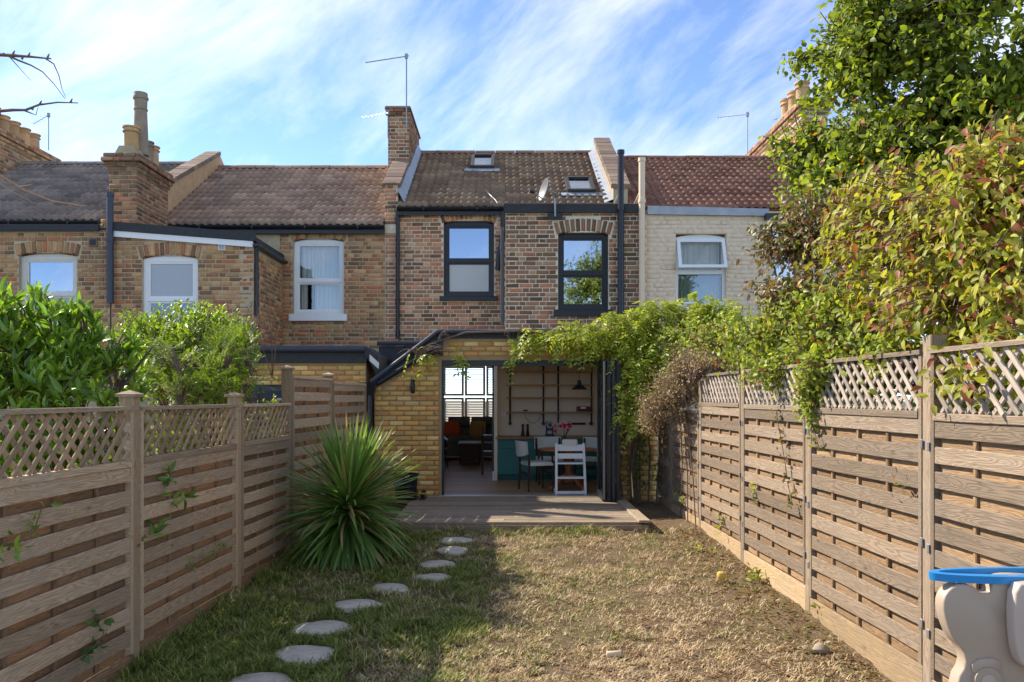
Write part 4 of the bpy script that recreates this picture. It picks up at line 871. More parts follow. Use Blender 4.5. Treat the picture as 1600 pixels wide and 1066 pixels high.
    c = P(905, 657, 15.38); MB_ = MB().box(PX(893,15.38),PX(915,15.38),15.375,15.397,PZ(664,15.38),PZ(660.5,15.38)); tag(MB_.build('knife_rail', MAT['dwood']), 'dark wooden knife rail on the wall behind the flowers', 'knife rail')
    t = thing('toy_box', 'red and black game box on the lowest shelf', 'box', P(912,643,15.28)); a, b = PX(901,15.28), PX(923,15.28); z0, z1 = PZ(643,15.28), PZ(635,15.28)
    MB().box(a,b,15.22,15.34,z0,z1-.045).build('carton', MAT['blackm'], t); MB().box(a,b,15.222,15.338,z1-.044,z1).build('lid', plain('red_card', (.35,.015,.015), .5), t)
    MB().box((a+b)/2-.06,(a+b)/2+.03,15.214,15.219,z0+.05,z1-.01).build('print', MAT['white'], t)
    t = thing('phone_charger', 'small black charger with a hanging cable on the shelf edge', 'charger', P(821,642,15.18)); c = P(821,642,15.18); MB().box(c.x-.04,c.x+.04,15.17,15.2,c.z-.012,c.z+.02).build('body', MAT['blackm'], t)
    MB().tube([P(820,645,15.19),P(822,653,15.2),P(828,660,15.2),P(835,661.5,15.2),P(842,656,15.2),P(847,647,15.22)], .0045, 6).build('cable', MAT['dwood'], t)
    c = P(786.5,647,15.39); t = thing('wall_switch', 'white switch plate on the buff wall near the doorway', 'switch', c); MB().cbox(c.x-.042,c.x+.042,15.388,15.399,c.z-.045,c.z+.045,.004).build('plate', MAT['white'], t); MB().box(c.x-.012,c.x+.012,15.383,15.3875,c.z-.02,c.z+.02).build('rocker', MAT['offw'], t)
    # pendant
    c = P(905, 609, 13.9); t = thing('pendant_lamp', 'black enamel pendant lamp above the dining table', 'lamp', c)
    MB().tube([(c.x,c.y,2.43),(c.x,c.y,c.z+.16)], .004, 6).build('cord', MAT['blackm'], t)
    MB().lathe(c, [(.135,0),(.130,.012),(.085,.055),(.042,.085),(.034,.12),(.030,.155),(.012,.165)], 24).build('lamp_shade', MAT['blackm'], t, True)
    # table with flowers
    c = Vector((PX(888,13.35), 13.35, FL)); zt2 = PZ(703,13.0); t = thing('dining_table', 'round cherry wood pedestal table in the kitchen', 'table', c)
    MB().lathe((c.x,c.y,zt2-.03), [(.40,0),(.47,.004),(.48,.015),(.475,.028)], 36).build('tabletop', MAT['table'], t, True); MB().lathe((c.x,c.y,FL+.12), [(.09,0),(.10,.04),(.06,.10),(.045,.2),(.06,.30),(.05,zt2-FL-.17)], 18).build('pedestal', MAT['table'], t, True)
    for k in range(4):
        an = R(38+90*k); u = Vector((math.cos(an), math.sin(an), 0)); MB().tube([c+u*.04+Vector((0,0,.24)), c+u*.16+Vector((0,0,.19)), c+u*.28+Vector((0,0,.085)), c+u*.40+Vector((0,0,.03))], [.04,.036,.03,.026], 8).build('foot', MAT['table'], t, True)
    v = Vector((PX(881,13.3), 13.3, zt2+.001)); t = thing('flower_vase', 'glass vase of bright pink flowers on the dining table', 'vase', v)
    MB().lathe(v, [(.05,0),(.065,.02),(.072,.07),(.058,.13),(.042,.165),(.048,.185)], 18).build('vase', glass('vase_glass', (.70,.80,.66), .12), t, True)
    pk = [plain('petal_pink', (.75,.03,.22), .6), plain('petal_deep_pink', (.55,.012,.14), .6), plain('petal_pale_pink', (.85,.22,.36), .6)]
    for i in range(15):
        a = random.uniform(0, 6.28); r = random.uniform(.0,.17); p = v + Vector((math.cos(a)*r, math.sin(a)*r*.7, .32+.12*(1-r/.17)*random.random()+random.uniform(-.05,.05)))
        MB().tube([v+Vector((0,0,.03)), v+Vector((math.cos(a)*.02, math.sin(a)*.02,.18)), p], .003, 5).build('stem', MAT['ivy'], t)
        mb = MB()
        for q in range(9):
            b_ = 6.28*q/9+a; el = .25 if q % 2 else .85; dd = Vector((math.cos(b_)*math.cos(el), math.sin(b_)*math.cos(el), math.sin(el))); s_ = dd.cross(Vector((0,0,1))).normalized(); L = .05
            mb.add([p, p+dd*L*.6+s_*.02, p+dd*L+Vector((0,0,.006)), p+dd*L*.6-s_*.02], [(0,1,2,3)])
        mb.build('blossom', pk[i % 3], t)
    # chairs
    pale = plain('seat_sage_leather', (.62,.63,.53), .5, .3)
    def chair(loc, rz, label):
        t = thing('dining_chair', label, 'chair', loc, rz, 'dining chairs', world=False)
        for sx in (-1, 1):
            MB().tube([(sx*.21,-.20,0),(sx*.21,-.2,.42),(sx*.23,-.18,.62)], [.014,.02,.016], 8).build('leg', MAT['dwood'], t, True)
            MB().tube([(sx*.21,.22,0),(sx*.20,.2,.42),(sx*.21,.24,.78)], [.014,.021,.017], 8).build('leg', MAT['dwood'], t, True)
        mb = MB(); mb.cbox(-.23,.23,-.22,.2,.41,.465,.02); mb.build('seat', pale, t)
        mb = MB(); n = 10; V = []; 
        for i in range(n+1):
            x = -.24+.48*i/n; yy = .23+.045*(1-(x/.24)**2); h0 = .60-.05*math.cos(x/.24*1.5); V += [(x,yy,h0),(x,yy+.02,.80),(x,yy+.03,h0),(x,yy+.05,.80)]
        Fs = []
        for i in range(n):
            b_ = 4*i; Fs += [(b_,b_+4,b_+5,b_+1),(b_+6,b_+2,b_+3,b_+7),(b_+1,b_+5,b_+7,b_+3),(b_+4,b_,b_+2,b_+6)]
        mb.add(V, Fs).build('backrest', pale, t, True)
        for y_ in (-.2, .2): MB().box(-.2,.2,y_-.012,y_+.012,.27,.30).build('stretcher', MAT['dwood'], t)
    chair((PX(838,13.25), 13.25, FL), R(110), 'sage padded dining chair on the cabinet side of the table')
    chair((PX(850,14.25)+.1, 14.25, FL), R(5), 'sage padded dining chair behind the flowers against the worktop')
    chair((PX(922,14.2), 14.15, FL), R(-28), 'sage padded dining chair half hidden behind the folded doors')
    # white high chair
    wm = plain('white_wood', (.80,.79,.76), .5)
    t = thing('high_chair', 'white wooden stepped high chair standing at the table', 'chair', (PX(890.5,12.85), 12.85, FL), 0, world=False)
    hw = .225; H = .78
    for sx in (-1, 1):
        M_ = MB(); M_.hexa([(sx*hw-.018,-.20,0),(sx*hw+.018,-.20,0),(sx*hw+.018,.22,0),(sx*hw-.018,.22,0),(sx*hw-.018,-.20,.045),(sx*hw+.018,-.20,.045),(sx*hw+.018,.22,.045),(sx*hw-.018,.22,.045)]).build('runner', wm, t)
        M_ = MB(); M_.hexa([(sx*hw-.018,-.20,.046),(sx*hw+.018,-.20,.046),(sx*hw+.018,-.14,.046),(sx*hw-.018,-.14,.046),(sx*(hw-.012)-.018,-.02,H),(sx*(hw-.012)+.018,-.02,H),(sx*(hw-.012)+.018,.04,H),(sx*(hw-.012)-.018,.04,H)]).build('upright', wm, t)
    for z_, y_ in ((.46,-.04),(.24,-.10)): MB().box(-hw+.02,hw-.02,y_-.08,y_+.16,z_,z_+.022).build('footplate' if z_ < .4 else 'seat', wm, t)
    MB().box(-hw+.02,hw-.02,-.01,.015,.54,.62).build('back_slat', wm, t); MB().cbox(-hw+.02,hw-.02,0,.022,.66,.76,.008).build('back_slat', wm, t); MB().cbox(-.12,.12,-.015,.04,.74,.84,.02).build('head_pad', MAT['offw'], t); MB().box(-hw+.02,hw-.02,-.19,-.165,.006,.05).build('base_bar', wm, t)
    # sitting room
    D = 19.6; sm = plain('sofa_charcoal', (.17,.15,.115), .9, mott=.2); a, b = PX(690,D)-.1, PX(772,D)+.55
    t = thing('sofa', 'long charcoal sofa under the shuttered window', 'sofa', ((a+b)/2, D+.4, FL))
    MB().cbox(a,b,D,D+.85,FL+.08,FL+.42,.03).build('base', sm, t); MB().cbox(a,b,D+.6,D+.88,FL+.421,PZ(668,D),.03).build('back', sm, t)
    MB().cbox(a,a+.2,D-.02,D+.86,FL+.08,FL+.62,.05).build('arm', sm, t)
    for i in range(3):
        w_ = (b-a-.2)/3; xx = a+.2+i*w_; MB().cbox(xx+.01,xx+w_-.01,D-.02,D+.6,FL+.43,FL+.56,.04).build('seat_cushion', sm, t); MB().tube([(xx+.02,D+.62,PZ(660,D)),(xx+w_-.02,D+.62,PZ(660,D))], .13, 12).build('head_roll', sm, t, True)
    for px_, c_, l_, rz in ((706,(.62,.10,.04),'rust red cushion thrown over the end of the sofa',.25),(746,(.5,.27,.08),'mustard cushion on the sofa beside the high stool',-.1)):
        p = P(px_,692,D+.25); s = .2; mb = MB(); n = 8; V = []; Fs = []
        for side in (-1, 1):
            for i in range(n+1):
                for j in range(n+1):
                    u, v_ = 2*i/n-1, 2*j/n-1; V.append((u*s*(1-.08*v_*v_), side*.075*((1-u**4)*(1-v_**4))**.5, v_*s*(1-.08*u*u)))
        for q in (0, 1):
            for i in range(n):
                for j in range(n):
                    o_ = q*(n+1)**2; f_ = (o_+i*(n+1)+j, o_+(i+1)*(n+1)+j, o_+(i+1)*(n+1)+j+1, o_+i*(n+1)+j+1); Fs.append(f_ if q == 0 else f_[::-1])
        mb.add(V, Fs); o = mb.build('cushion', plain('cushion_'+l_[:4], c_, .9), None, True); o.location = (p.x, D+.42, FL+.56+.17); o.rotation_euler = (R(-22), 0, rz); tag(o, l_, 'cushion', 'sofa cushions')
    D = 18.4; t = thing('coffee_table', 'low dark coffee table in front of the sofa', 'table', (PX(736,D), D, FL+.005)); a, b = PX(717,D), PX(752,D)
    MB().cbox(a,b,D-.28,D+.28,PZ(690,D)-.03,PZ(690,D),.006).build('tabletop', MAT['offw'], t); MB().box(a+.03,b-.03,D-.25,D+.25,FL+.09,PZ(690,D)-.031).build('box', MAT['dwood'], t)
    for sx in (a+.05,b-.05):
        for sy in (D-.22,D+.22): MB().box(sx-.02,sx+.02,sy-.02,sy+.02,FL+.006,FL+.089).build('leg', MAT['dwood'], t)
    D = 15.75; t = thing('step_stool', 'tall dark wooden chair in the passage with pale slats', 'chair', (PX(762,D), D, FL)); a, b = PX(754,D), PX(776,D); 
    for xx in (a, b): MB().cbox(xx-.02,xx+.02,D-.03,D+.03,FL+.005,PZ(667,D),.006).build('upright', MAT['dwood'], t)
    for py_ in (679, 691, 704): MB().box(a+.022,b-.022,D-.16,D+.02,PZ(py_,D)-.014,PZ(py_,D)).build('slat', MAT['offw'] if py_ != 691 else MAT['dwood'], t)
    D = 17.2; t = thing('armchair', 'black armchair on thin legs at the edge of the doorway', 'chair', (PX(690,D), D, FL)); x = PX(690,D)
    MB().cbox(x-.5,x+.10,D-.3,D+.3,FL+.30,FL+.46,.05).build('seat', MAT['blackm'], t); MB().cbox(x-.06,x+.12,D-.32,D+.34,FL+.461,FL+.66,.06).build('arm', MAT['blackm'], t)
    for sx, sy in ((x+.06,D-.26),(x-.4,D-.26),(x+.06,D+.24)): MB().tube([(sx,sy,FL+.30),(sx+.06,sy-.03,FL+.005)], .012, 6).build('leg', MAT['blackm'], t)
interior()
# ------------------------------------------------------------------ deck, stones
def deck():
    t = thing('timber_deck', 'weathered grey timber deck in front of the open doors', 'deck', (.2, 11, .07)); y = 9.76; i = 0
    while y < DE-.06:
        w_ = min(.142, DE-.045-y); cut = random.uniform(-.4,.9)
        z_ = .19 + random.uniform(-.003,.003)
        plank('deck_board', t, (-1.36, y+w_/2, z_), (1,0,0), (0,0,1), round(cut+1.36-.003,2), round(w_-.008,3), .026, MAT['deck'])
        plank('deck_board', t, (round(cut+1.36-.003,2)-1.36+.005, y+w_/2, z_+.001), (1,0,0), (0,0,1), 1.585-round(cut+1.36-.003,2)+1.36-.005, round(w_-.008,3), .026, MAT['deck']); y += w_
    plank('edge_board', t, (1.655, 9.74, .215), (0,1,0), (0,0,1), 2.5, .135, .03, MAT['deck'])
    plank('front_board', t, (-1.36, 9.745, .115), (1,0,0), (0,-1,0), 3.06, .12, .024, MAT['deck'])
    for yy in (9.9, 11.0, 12.2): plank('joist', t, (-1.3, yy, .12), (1,0,0), (0,-1,0), 2.9, .1, .04, MAT['deck'])
deck()
def stones():
    sm = plain('stone_grey', (.56,.485,.39), .95, .15, mott=.4, sc=18)
    rows = [(405,1066,104),(478,1019,102),(504,978,92),(558,945,70),(608,919,66),(676,901,62),(685,878,60),(708,859,56),(712,844,50)]
    words = ['nearest stepping stone, cut by the bottom picture edge', 'second stepping stone counted from the bottom edge, broad and pointed', 'third stepping stone counted from the bottom edge', 'fourth stepping stone counted from the bottom edge', 'middle stepping stone of the curving row', 'fourth stepping stone counted from the deck', 'third stepping stone counted from the deck', 'second stepping stone counted from the deck', 'stepping stone nearest to the timber deck']
    for (px_, py_, w_), lb in zip(rows, words):
        D = 7
        for _ in range(12): D = (HC - zg(D) - .02) * F / (py_ - VY)
        x = PX(px_, D); r = w_/2*D/F; ph = random.uniform(0, 6); n = 22; mb = MB(); out = []
        ry = r*.95
        for k in range(n):
            a = 2*math.pi*k/n; q = 1 + .09*math.sin(2*a+ph) + .07*math.sin(3*a+ph*2) + .03*math.sin(5*a+ph) + random.uniform(-.03,.03); out.append((math.cos(a)*r*q, math.sin(a)*ry*q))
        z = float(lawn_z(np.array(x), np.array(D))) ; V = [(a, b, -.04) for a, b in out] + [(a, b, .028+random.uniform(-.003,.003)) for a, b in out] + [(a*.9, b*.9, .04+random.uniform(-.003,.003)) for a, b in out] + [(0,0,.042)]
        Fs = []
        for k in range(n):
            j = (k+1) % n; Fs += [(k,j,n+j,n+k),(n+k,n+j,2*n+j,2*n+k),(2*n+k,2*n+j,3*n)]
        o = mb.add(V, Fs).build('stepping_stone', sm, None, True); o.location = (x, D, z-.02); o.rotation_euler = (R(random.uniform(-2.5,1)), R(random.uniform(-1.5,1.5)), 0); tag(o, lb, 'stepping stone', 'stepping stones across the lawn'); STONES.append((x, D, r*1.02))
STONES = []
stones()
# ------------------------------------------------------------------ fences
def fence(side, label, posts, panels, mats, pitch):
    xf = xl if side < 0 else xr; n = Vector((-side, 0, 0))
    t = thing('garden_fence', label, 'fence', (xf(7), 7, zg(7)), group='timber garden fences'); W = .095
    for (y, zt, cap) in posts:
        zb = zg(y) - .05; xc = xf(y) + side*.03
        if side < 0: p = plank('post', t, (xc, y, zb), (0,0,1), n, zt-zb, W, W, MAT[mats['post']])
        else: p = plank('post', t, (xc, y, zb), (0,0,1), n, zt-zb, W, W, MAT[mats['post']])
        if cap:
            c = .068; mb = MB(); V = [(xc-c,y-c,zt),(xc+c,y-c,zt),(xc+c,y+c,zt),(xc-c,y+c,zt)]; V2 = [(a,b,zt+.018) for a,b,_ in V]
            mb.add(V + V2 + [(xc,y,zt+.045)], [(3,2,1,0),(0,1,5,4),(1,2,6,5),(2,3,7,6),(3,0,4,7),(4,5,8),(5,6,8),(6,7,8),(7,4,8)])
            o = mb.build('post_cap', MAT[mats['cap']], t)
    for (ya, yb, zb, zbt, zlt, grav) in panels:
        a = Vector((xf(ya), ya, 0)) + n*0; b = Vector((xf(yb), yb, 0)); u = (b-a).normalized(); a = a + u*.05; b = b - u*.05; L = (b-a).length; nn = Vector((-u.y, u.x, 0)); nn = nn if nn.x*(-side) > 0 else -nn
        Z = Vector((0,0,1)); q = lambda s, o_, z: a + u*s + nn*o_ + Z*z; S = MAT[mats['slat']]; top = zlt or zbt
        fp = MB(); 
        ctr = a + u*(L/2)
        # frame: two stiles as the panel body
        M2 = MB()
        for s0 in (0, L-.035):
            p = [q(s0,-.03,zb), q(s0+.035,-.03,zb), q(s0+.035,.022,zb), q(s0,.022,zb)]; p2 = [v_ + Z*(top-zb) for v_ in p]; M2.hexa([tuple(v_) for v_ in p+p2])
        fp = M2.build('fence_panel', S, t)
        plank('rail', fp, q(0,.004,top+.012), u, Z, L, .06, .028, S)
        if zlt: plank('rail', fp, q(.036,.004,zbt+.022), u, nn, L-.072, .046, .05, S)
        k = max(1, round((zbt-zb)/pitch)); pt = (zbt-zb)/k; Lb = round(L-.074,3)
        for i in range(k):
            zc = zbt - pt*(i+.5); jz = random.uniform(-.004,.004)
            plank('board', fp, q(.037,.012,zc+pt*.20+jz), u + Z*random.uniform(-.004,.004), nn, Lb, round(pt*.66,3), .011, S, bow=.007*random.choice((-1,1,.5,.2)), seg=8)
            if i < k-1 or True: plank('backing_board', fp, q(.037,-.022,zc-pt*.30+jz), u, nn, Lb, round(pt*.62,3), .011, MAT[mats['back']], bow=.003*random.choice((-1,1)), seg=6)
        for f in (.33, .68) if L < 1.5 else (.27, .52, .77): plank('batten', fp, q(L*f,-.004,zb), (0,0,1), nn, zbt-zb, .03, .019, MAT[mats['back']])
        if zlt:
            h0, h1 = zbt+.046, zlt-.002; H = h1-h0; sp = .120
            for lay, sg in ((.006, 1), (-.010, -1)):
                s = -H
                while s < L:
                    s0, z0, s1, z1 = s, h0, s+H, h1
                    if s0 < .036: z0 += (.036-s0); s0 = .036
                    if s1 > L-.036: z1 -= (s1-(L-.036)); s1 = L-.036
                    if s1-s0 > .05:
                        if sg < 0: z0, z1 = h0+h1-z0, h0+h1-z1
                        p0, p1 = q(s0,lay,z0), q(s1,lay,z1); plank('lattice_slat', fp, p0, p1-p0, nn, round((p1-p0).length,3), .031, .012, MAT[mats['lat']])
                    s += sp
        if side > 0:
            for zz in (zb+.25, (zb+zbt)/2, zbt-.15):
                for s0 in (-.012, L+.012): plank('bracket', fp, q(s0-.012,.03,zz), u, nn, .024, .055, .004, MAT['galv'])
        if grav:
            zlo = zg((ya+yb)/2) - .10
            plank('gravel_board', t, q(0,.004,(zb-.012+zlo)/2), u, nn, L, round(zb-.012-zlo,3), .022, MAT[mats['grav']])
    return t
fence(-1, 'brown timber fence with lattice tops and capped posts, shaded', [(3.7,1.70,1),(5.485,1.70,1),(7.25,1.70,1),(8.65,1.99,1),(10.2,1.96,1),(11.97,1.90,0)],
      [(3.7,5.485,-.0,1.235,1.61,1),(5.485,7.25,.05,1.245,1.61,1),(7.25,8.65,.10,1.255,1.61,1),(8.65,10.2,.10,1.90,None,1),(10.2,11.97,.11,1.86,None,1)],
      dict(post='post_l', slat='fence_l', back='fence_lb', lat='post_l', grav='fence_lb', cap='fence_l'), .147)
fence(1, 'sunlit grey timber fence with pale lattice overgrown by climbers', [(3.0,2.06,0),(4.84,2.06,0),(6.62,1.98,0),(8.30,2.0,0),(9.93,1.98,0),(11.45,1.42,0)],
      [(3.0,4.84,.06,1.56,1.955,1),(4.84,6.62,.10,1.57,1.955,1),(6.62,8.30,.17,1.58,1.945,1),(8.30,9.93,.22,1.59,1.94,1),(9.93,11.45,.22,1.50,None,1),(11.45,12.3,.22,1.40,None,1)],
      dict(post='fence_r', slat='fence_r', back='fence_rb', lat='lattice_r', grav='gravel_b', cap='fence_r'), .155)
# ------------------------------------------------------------------ foliage tools
def nrm(a): return a / np.maximum(1e-9, np.linalg.norm(a, axis=-1, keepdims=True))
LEAF8 = (np.array([(0,0,0),(.28,.46,.05),(.28,-.46,.05),(.33,0,-.01),(.66,.38,.02),(.66,-.38,.02),(.68,0,-.05),(1,0,-.17)], float),
         np.array([(0,3,1),(0,2,3),(3,6,4),(3,4,1),(3,5,6),(3,2,5),(6,7,4),(6,5,7)], np.int32))
LEAF2 = (np.array([(0,0,0),(.45,.5,.07),(.45,-.5,.07),(1,0,-.08),(.48,0,-.01)], float), np.array([(0,4,1),(0,2,4),(4,3,1),(4,2,3)], np.int32))
def frames(Dr, Nr):
    x = nrm(Dr); z = nrm(Nr - x * (Nr*x).sum(-1, keepdims=True)); y = np.cross(z, x); return x, y, z
def leaf_verts(Pt, Dr, Nr, L, W, tm):
    x, y, z = frames(Dr, Nr); T = tm[0]; L = L[:,None,None]; W = W[:,None,None]
    return Pt[:,None] + x[:,None]*L*T[None,:,0:1] + y[:,None]*W*T[None,:,1:2] + z[:,None]*L*T[None,:,2:3]
def emit(parent, Pt, Dr, Nr, L, W, m, tm=LEAF8, nobj=0, name='leaf', massname='foliage'):
    Pt = np.asarray(Pt); n = len(Pt)
    px = VX + F*Pt[:,0]/np.maximum(.1, Pt[:,1]); py = VY - F*(Pt[:,2]-HC)/np.maximum(.1, Pt[:,1])
    vis = (Pt[:,1] > .5) & (px > 3) & (px < 1597) & (py > 3) & (py < 1063)
    idx = np.arange(n); sel = np.array([], int)
    if nobj:
        sc = np.where(vis, L/np.maximum(.5, Pt[:,1]) + RNG.random(n)*.002, -1); sel = np.argsort(-sc)[:nobj]; sel = sel[sc[sel] > 0]
        me = mesh_np(name, tm[0], tm[1], m); x, y, z = frames(Dr[sel], Nr[sel])
        for k, i in enumerate(sel):
            a, b, c, p = x[k]*L[i], y[k]*W[i], z[k]*L[i], Pt[i]
            link(name, me, None, parent, Matrix(((a[0],b[0],c[0],p[0]),(a[1],b[1],c[1],p[1]),(a[2],b[2],c[2],p[2]),(0,0,0,1))))
    rest = np.setdiff1d(idx, sel)
    if len(rest):
        V = leaf_verts(Pt[rest], Dr[rest], Nr[rest], L[rest], W[rest], tm); k = tm[0].shape[0]
        Fs = (tm[1][None] + (np.arange(len(rest))*k)[:,None,None]).reshape(-1, 3)
        tag(link(massname, mesh_np(massname, V, Fs, m), None, parent), kind='stuff')
def ell_pts(ells, n, lo=.35):
    "points spread through a set of ellipsoids (px, py, distance, half-width px, half-height px, half-depth m)"
    vol = np.array([e[3]*e[4]*(e[6] if len(e) > 6 else 1) for e in ells], float); cnt = np.maximum(1, (n*vol/vol.sum()).astype(int)); out = []
    for e, c in zip(ells, cnt):
        o = np.array(P(e[0], e[1], e[2])); r = np.array([e[3]*e[2]/F, e[5], e[4]*e[2]/F])
        d = nrm(RNG.normal(size=(c,3))); q = (lo + (1-lo)*RNG.random((c,1))**.6)
        out.append(o + d*q*r*(.85+.3*RNG.random((c,1))))
    return np.concatenate(out)
def branches(parent, hubs, C, r0, r1, m, name='branch', sag=.1, k=4, seg=4):
    "one joined mesh of thin limbs from the nearest hub to each point"
    hubs = np.asarray(hubs); C = np.asarray(C); n = len(C)
    hi = np.argmin(((C[:,None]-hubs[None])**2).sum(-1) + 2.0*np.maximum(0, hubs[None,:,2]-C[:,None,2]), 1); A = hubs[hi]; d = C - A; ts = np.linspace(0, 1, seg+1)
    per = np.cross(d, RNG.normal(size=(n,3))); per = nrm(per)*np.linalg.norm(d, axis=1, keepdims=True)*.10
    pts = A[:,None] + d[:,None]*ts[None,:,None] + per[:,None]*np.sin(ts*math.pi)[None,:,None] + np.array([0,0,1])*(np.sin(ts*math.pi)*sag)[None,:,None]
    dirs = nrm(np.gradient(pts, axis=1)); a = nrm(np.cross(dirs, np.array([.31,.17,.94]))); b = np.cross(dirs, a)
    rr = (r0*(1-ts) + r1*ts)[None,:,None,None]; an = np.arange(k)*2*math.pi/k
    V = pts[:,:,None] + (a[:,:,None]*np.cos(an)[None,None,:,None] + b[:,:,None]*np.sin(an)[None,None,:,None])*rr
    base = (np.arange(n)*(seg+1)*k)[:,None,None]; i = np.arange(seg)[None,:,None]*k; j = np.arange(k)[None,None,:]; j2 = (np.arange(k)+1)%k; j2 = j2[None,None,:]
    Fq = np.stack([base+i+j, base+i+j2, base+i+k+j2, base+i+k+j], -1).reshape(-1, 4)
    tag(link(name, mesh_np(name, V, Fq, m, True), None, parent), kind='stuff')
    return hi, nrm(pts[:,-1]-pts[:,-2])
def sprigs(C, T, per, ln, L, asp, out=.7, up=.15, droop=0., face=(-.4,-.25,.85), fj=.55, jit=.03):
    n = len(C); C = np.repeat(C, per, 0); T = np.repeat(nrm(T), per, 0); s = RNG.random((n*per,1)); Pt = C - T*ln*(1-s) + RNG.normal(size=C.shape)*jit
    rad = nrm(np.cross(T, RNG.normal(size=T.shape))); Dr = nrm(T*(1-out) + rad*out + np.array([0,0,1])*(up-droop) + RNG.normal(size=T.shape)*.15)
    Nr = np.array(face) + RNG.normal(size=T.shape)*fj
    ls = L*(.65+.6*RNG.random(n*per)); return Pt, Dr, Nr, ls, ls*asp
def compound(C, T, per, ln, leafL, asp, droop):
    "pinnate leaves: a curved midrib with paired leaflets"
    n = len(C); T = nrm(T); t = np.linspace(.12, 1, per); dn = np.array([0,0,-1.0])
    Pt = C[:,None] + T[:,None]*(t*ln)[None,:,None] + dn*((t**2)*droop*ln)[None,:,None]
    tan = nrm(T[:,None] + dn*(2*t*droop)[None,:,None]); side = nrm(np.cross(tan, np.array([0,0,1.0]) + RNG.normal(size=(n,1,3))*.25))
    Ps, Ds, Ns = [], [], []
    for sg in (-1, 1):
        Ps.append(Pt); Ds.append(nrm(side*sg*.85 + tan*.55 + dn*.25)); Ns.append(np.cross(side, tan)*-1 + RNG.normal(size=Pt.shape)*.3)
    Pt = np.concatenate(Ps).reshape(-1,3); Dr = np.concatenate(Ds).reshape(-1,3); Nr = np.concatenate(Ns).reshape(-1,3); ls = leafL*(.75+.5*RNG.random(len(Pt))); return Pt, Dr, Nr, ls, ls*asp
def trunk(parent, pts, rs, m): 
    MB().tube(pts, rs, 9).build('trunk', m, parent, True)
# ------------------------------------------------------------------ right side plants
def pear_tree():
    b = (4.35, 7.7, .05); t = thing('pear_tree', 'tall green leafed tree rising above the red tiled roof', 'tree', b)
    trunk(t, [b, (4.3,7.65,1.5), (4.15,7.6,2.8), (4.05,7.5,4.2), (4.0,7.4,5.6)], [.13,.115,.095,.07,.03], MAT['bark'])
    hubs = [(4.2,7.6,2.4),(4.1,7.5,3.2),(4.05,7.5,4.0),(3.4,7.6,3.6),(3.9,7.4,4.8),(4.6,7.2,4.2),(4.0,7.4,5.6),(3.1,7.9,3.6),(4.7,7.0,3.3),(3.3,7.4,4.6)]
    branches(t, [hubs[0],hubs[1],hubs[2]], hubs[3:], .05, .025, MAT['bark'], 'limb')
    E = [(1400,90,7.2,118,150,.9),(1525,60,6.9,130,190,1.0),(1250,232,8.0,62,52,.45),(1240,100,7.9,16,20,.15,3),(1320,255,7.5,95,90,.8),(1470,200,7.0,140,120,.9),(1440,-70,7.2,150,90,.9),(1292,335,7.5,70,70,.5),(1325,40,7.2,50,90,.5),(1235,318,8.0,30,28,.25),(1255,185,7.9,22,60,.2),(1400,330,7.2,120,80,.7),(1560,250,6.8,90,120,.7),(1330,150,7.4,45,100,.5)]
    C = ell_pts(E, 1800); hi, T = branches(t, hubs, C, .012, .004, MAT['bark'], 'twigs')
    Pt, Dr, Nr, L, W = sprigs(C, T, 17, .30, .068, .64, out=.72, up=.0, droop=.25, jit=.045)
    emit(t, Pt, Dr, Nr, L, W, MAT['pear'], LEAF8, 300)
pear_tree()
def dogwood():
    b = (3.05, 5.2, -.1); t = thing('dogwood_shrub', 'large yellow green shrub with red tinted leaves leaning over the fence', 'shrub', b)
    for i in range(5): MB().tube([(b[0]+.08*i-.16,b[1]+.1*(i%3),-.12),(b[0]+.06*(i-2),b[1]+.1*(i-2),1.2),(b[0]+.16*(i-2)+.15,b[1]+.2*(i-2)+.3,2.0),(b[0]+.1*(i-2)+.2,b[1]+.2*(i-2)+.5,2.5)], [.026,.02,.012,.005], 7).build('stem', MAT['twig'], t, True)
    hubs = [(b[0]+.1*(i-2),b[1]+.12*(i-2),h) for i in range(5) for h in (1.6,2.2,2.7)]
    E = [(1475,390,5.3,115,115,.6),(1560,330,4.7,95,140,.5),(1375,315,5.9,90,70,.5),(1575,510,4.5,60,95,.4),(1460,490,5.2,110,62,.45),(1575,220,4.8,55,55,.4),(1330,400,6.2,80,60,.4),(1525,585,4.6,70,40,.3),(1390,430,5.8,80,70,.4),(1575,470,5.2,70,110,.3),(1560,585,4.25,50,40,.15,.6),(1540,560,4.9,90,50,.25),(1480,560,5.0,60,35,.2)]
    C = ell_pts(E, 1250); hi, T = branches(t, hubs, C, .010, .003, MAT['twig'], 'twigs')
    Pt, Dr, Nr, L, W = sprigs(C, T, 13, .32, .073, .48, out=.6, up=.0, droop=.45, jit=.05, face=(-.6,-.35,.6))
    emit(t, Pt, Dr, Nr, L, W, MAT['dog'], LEAF8, 300)
dogwood()
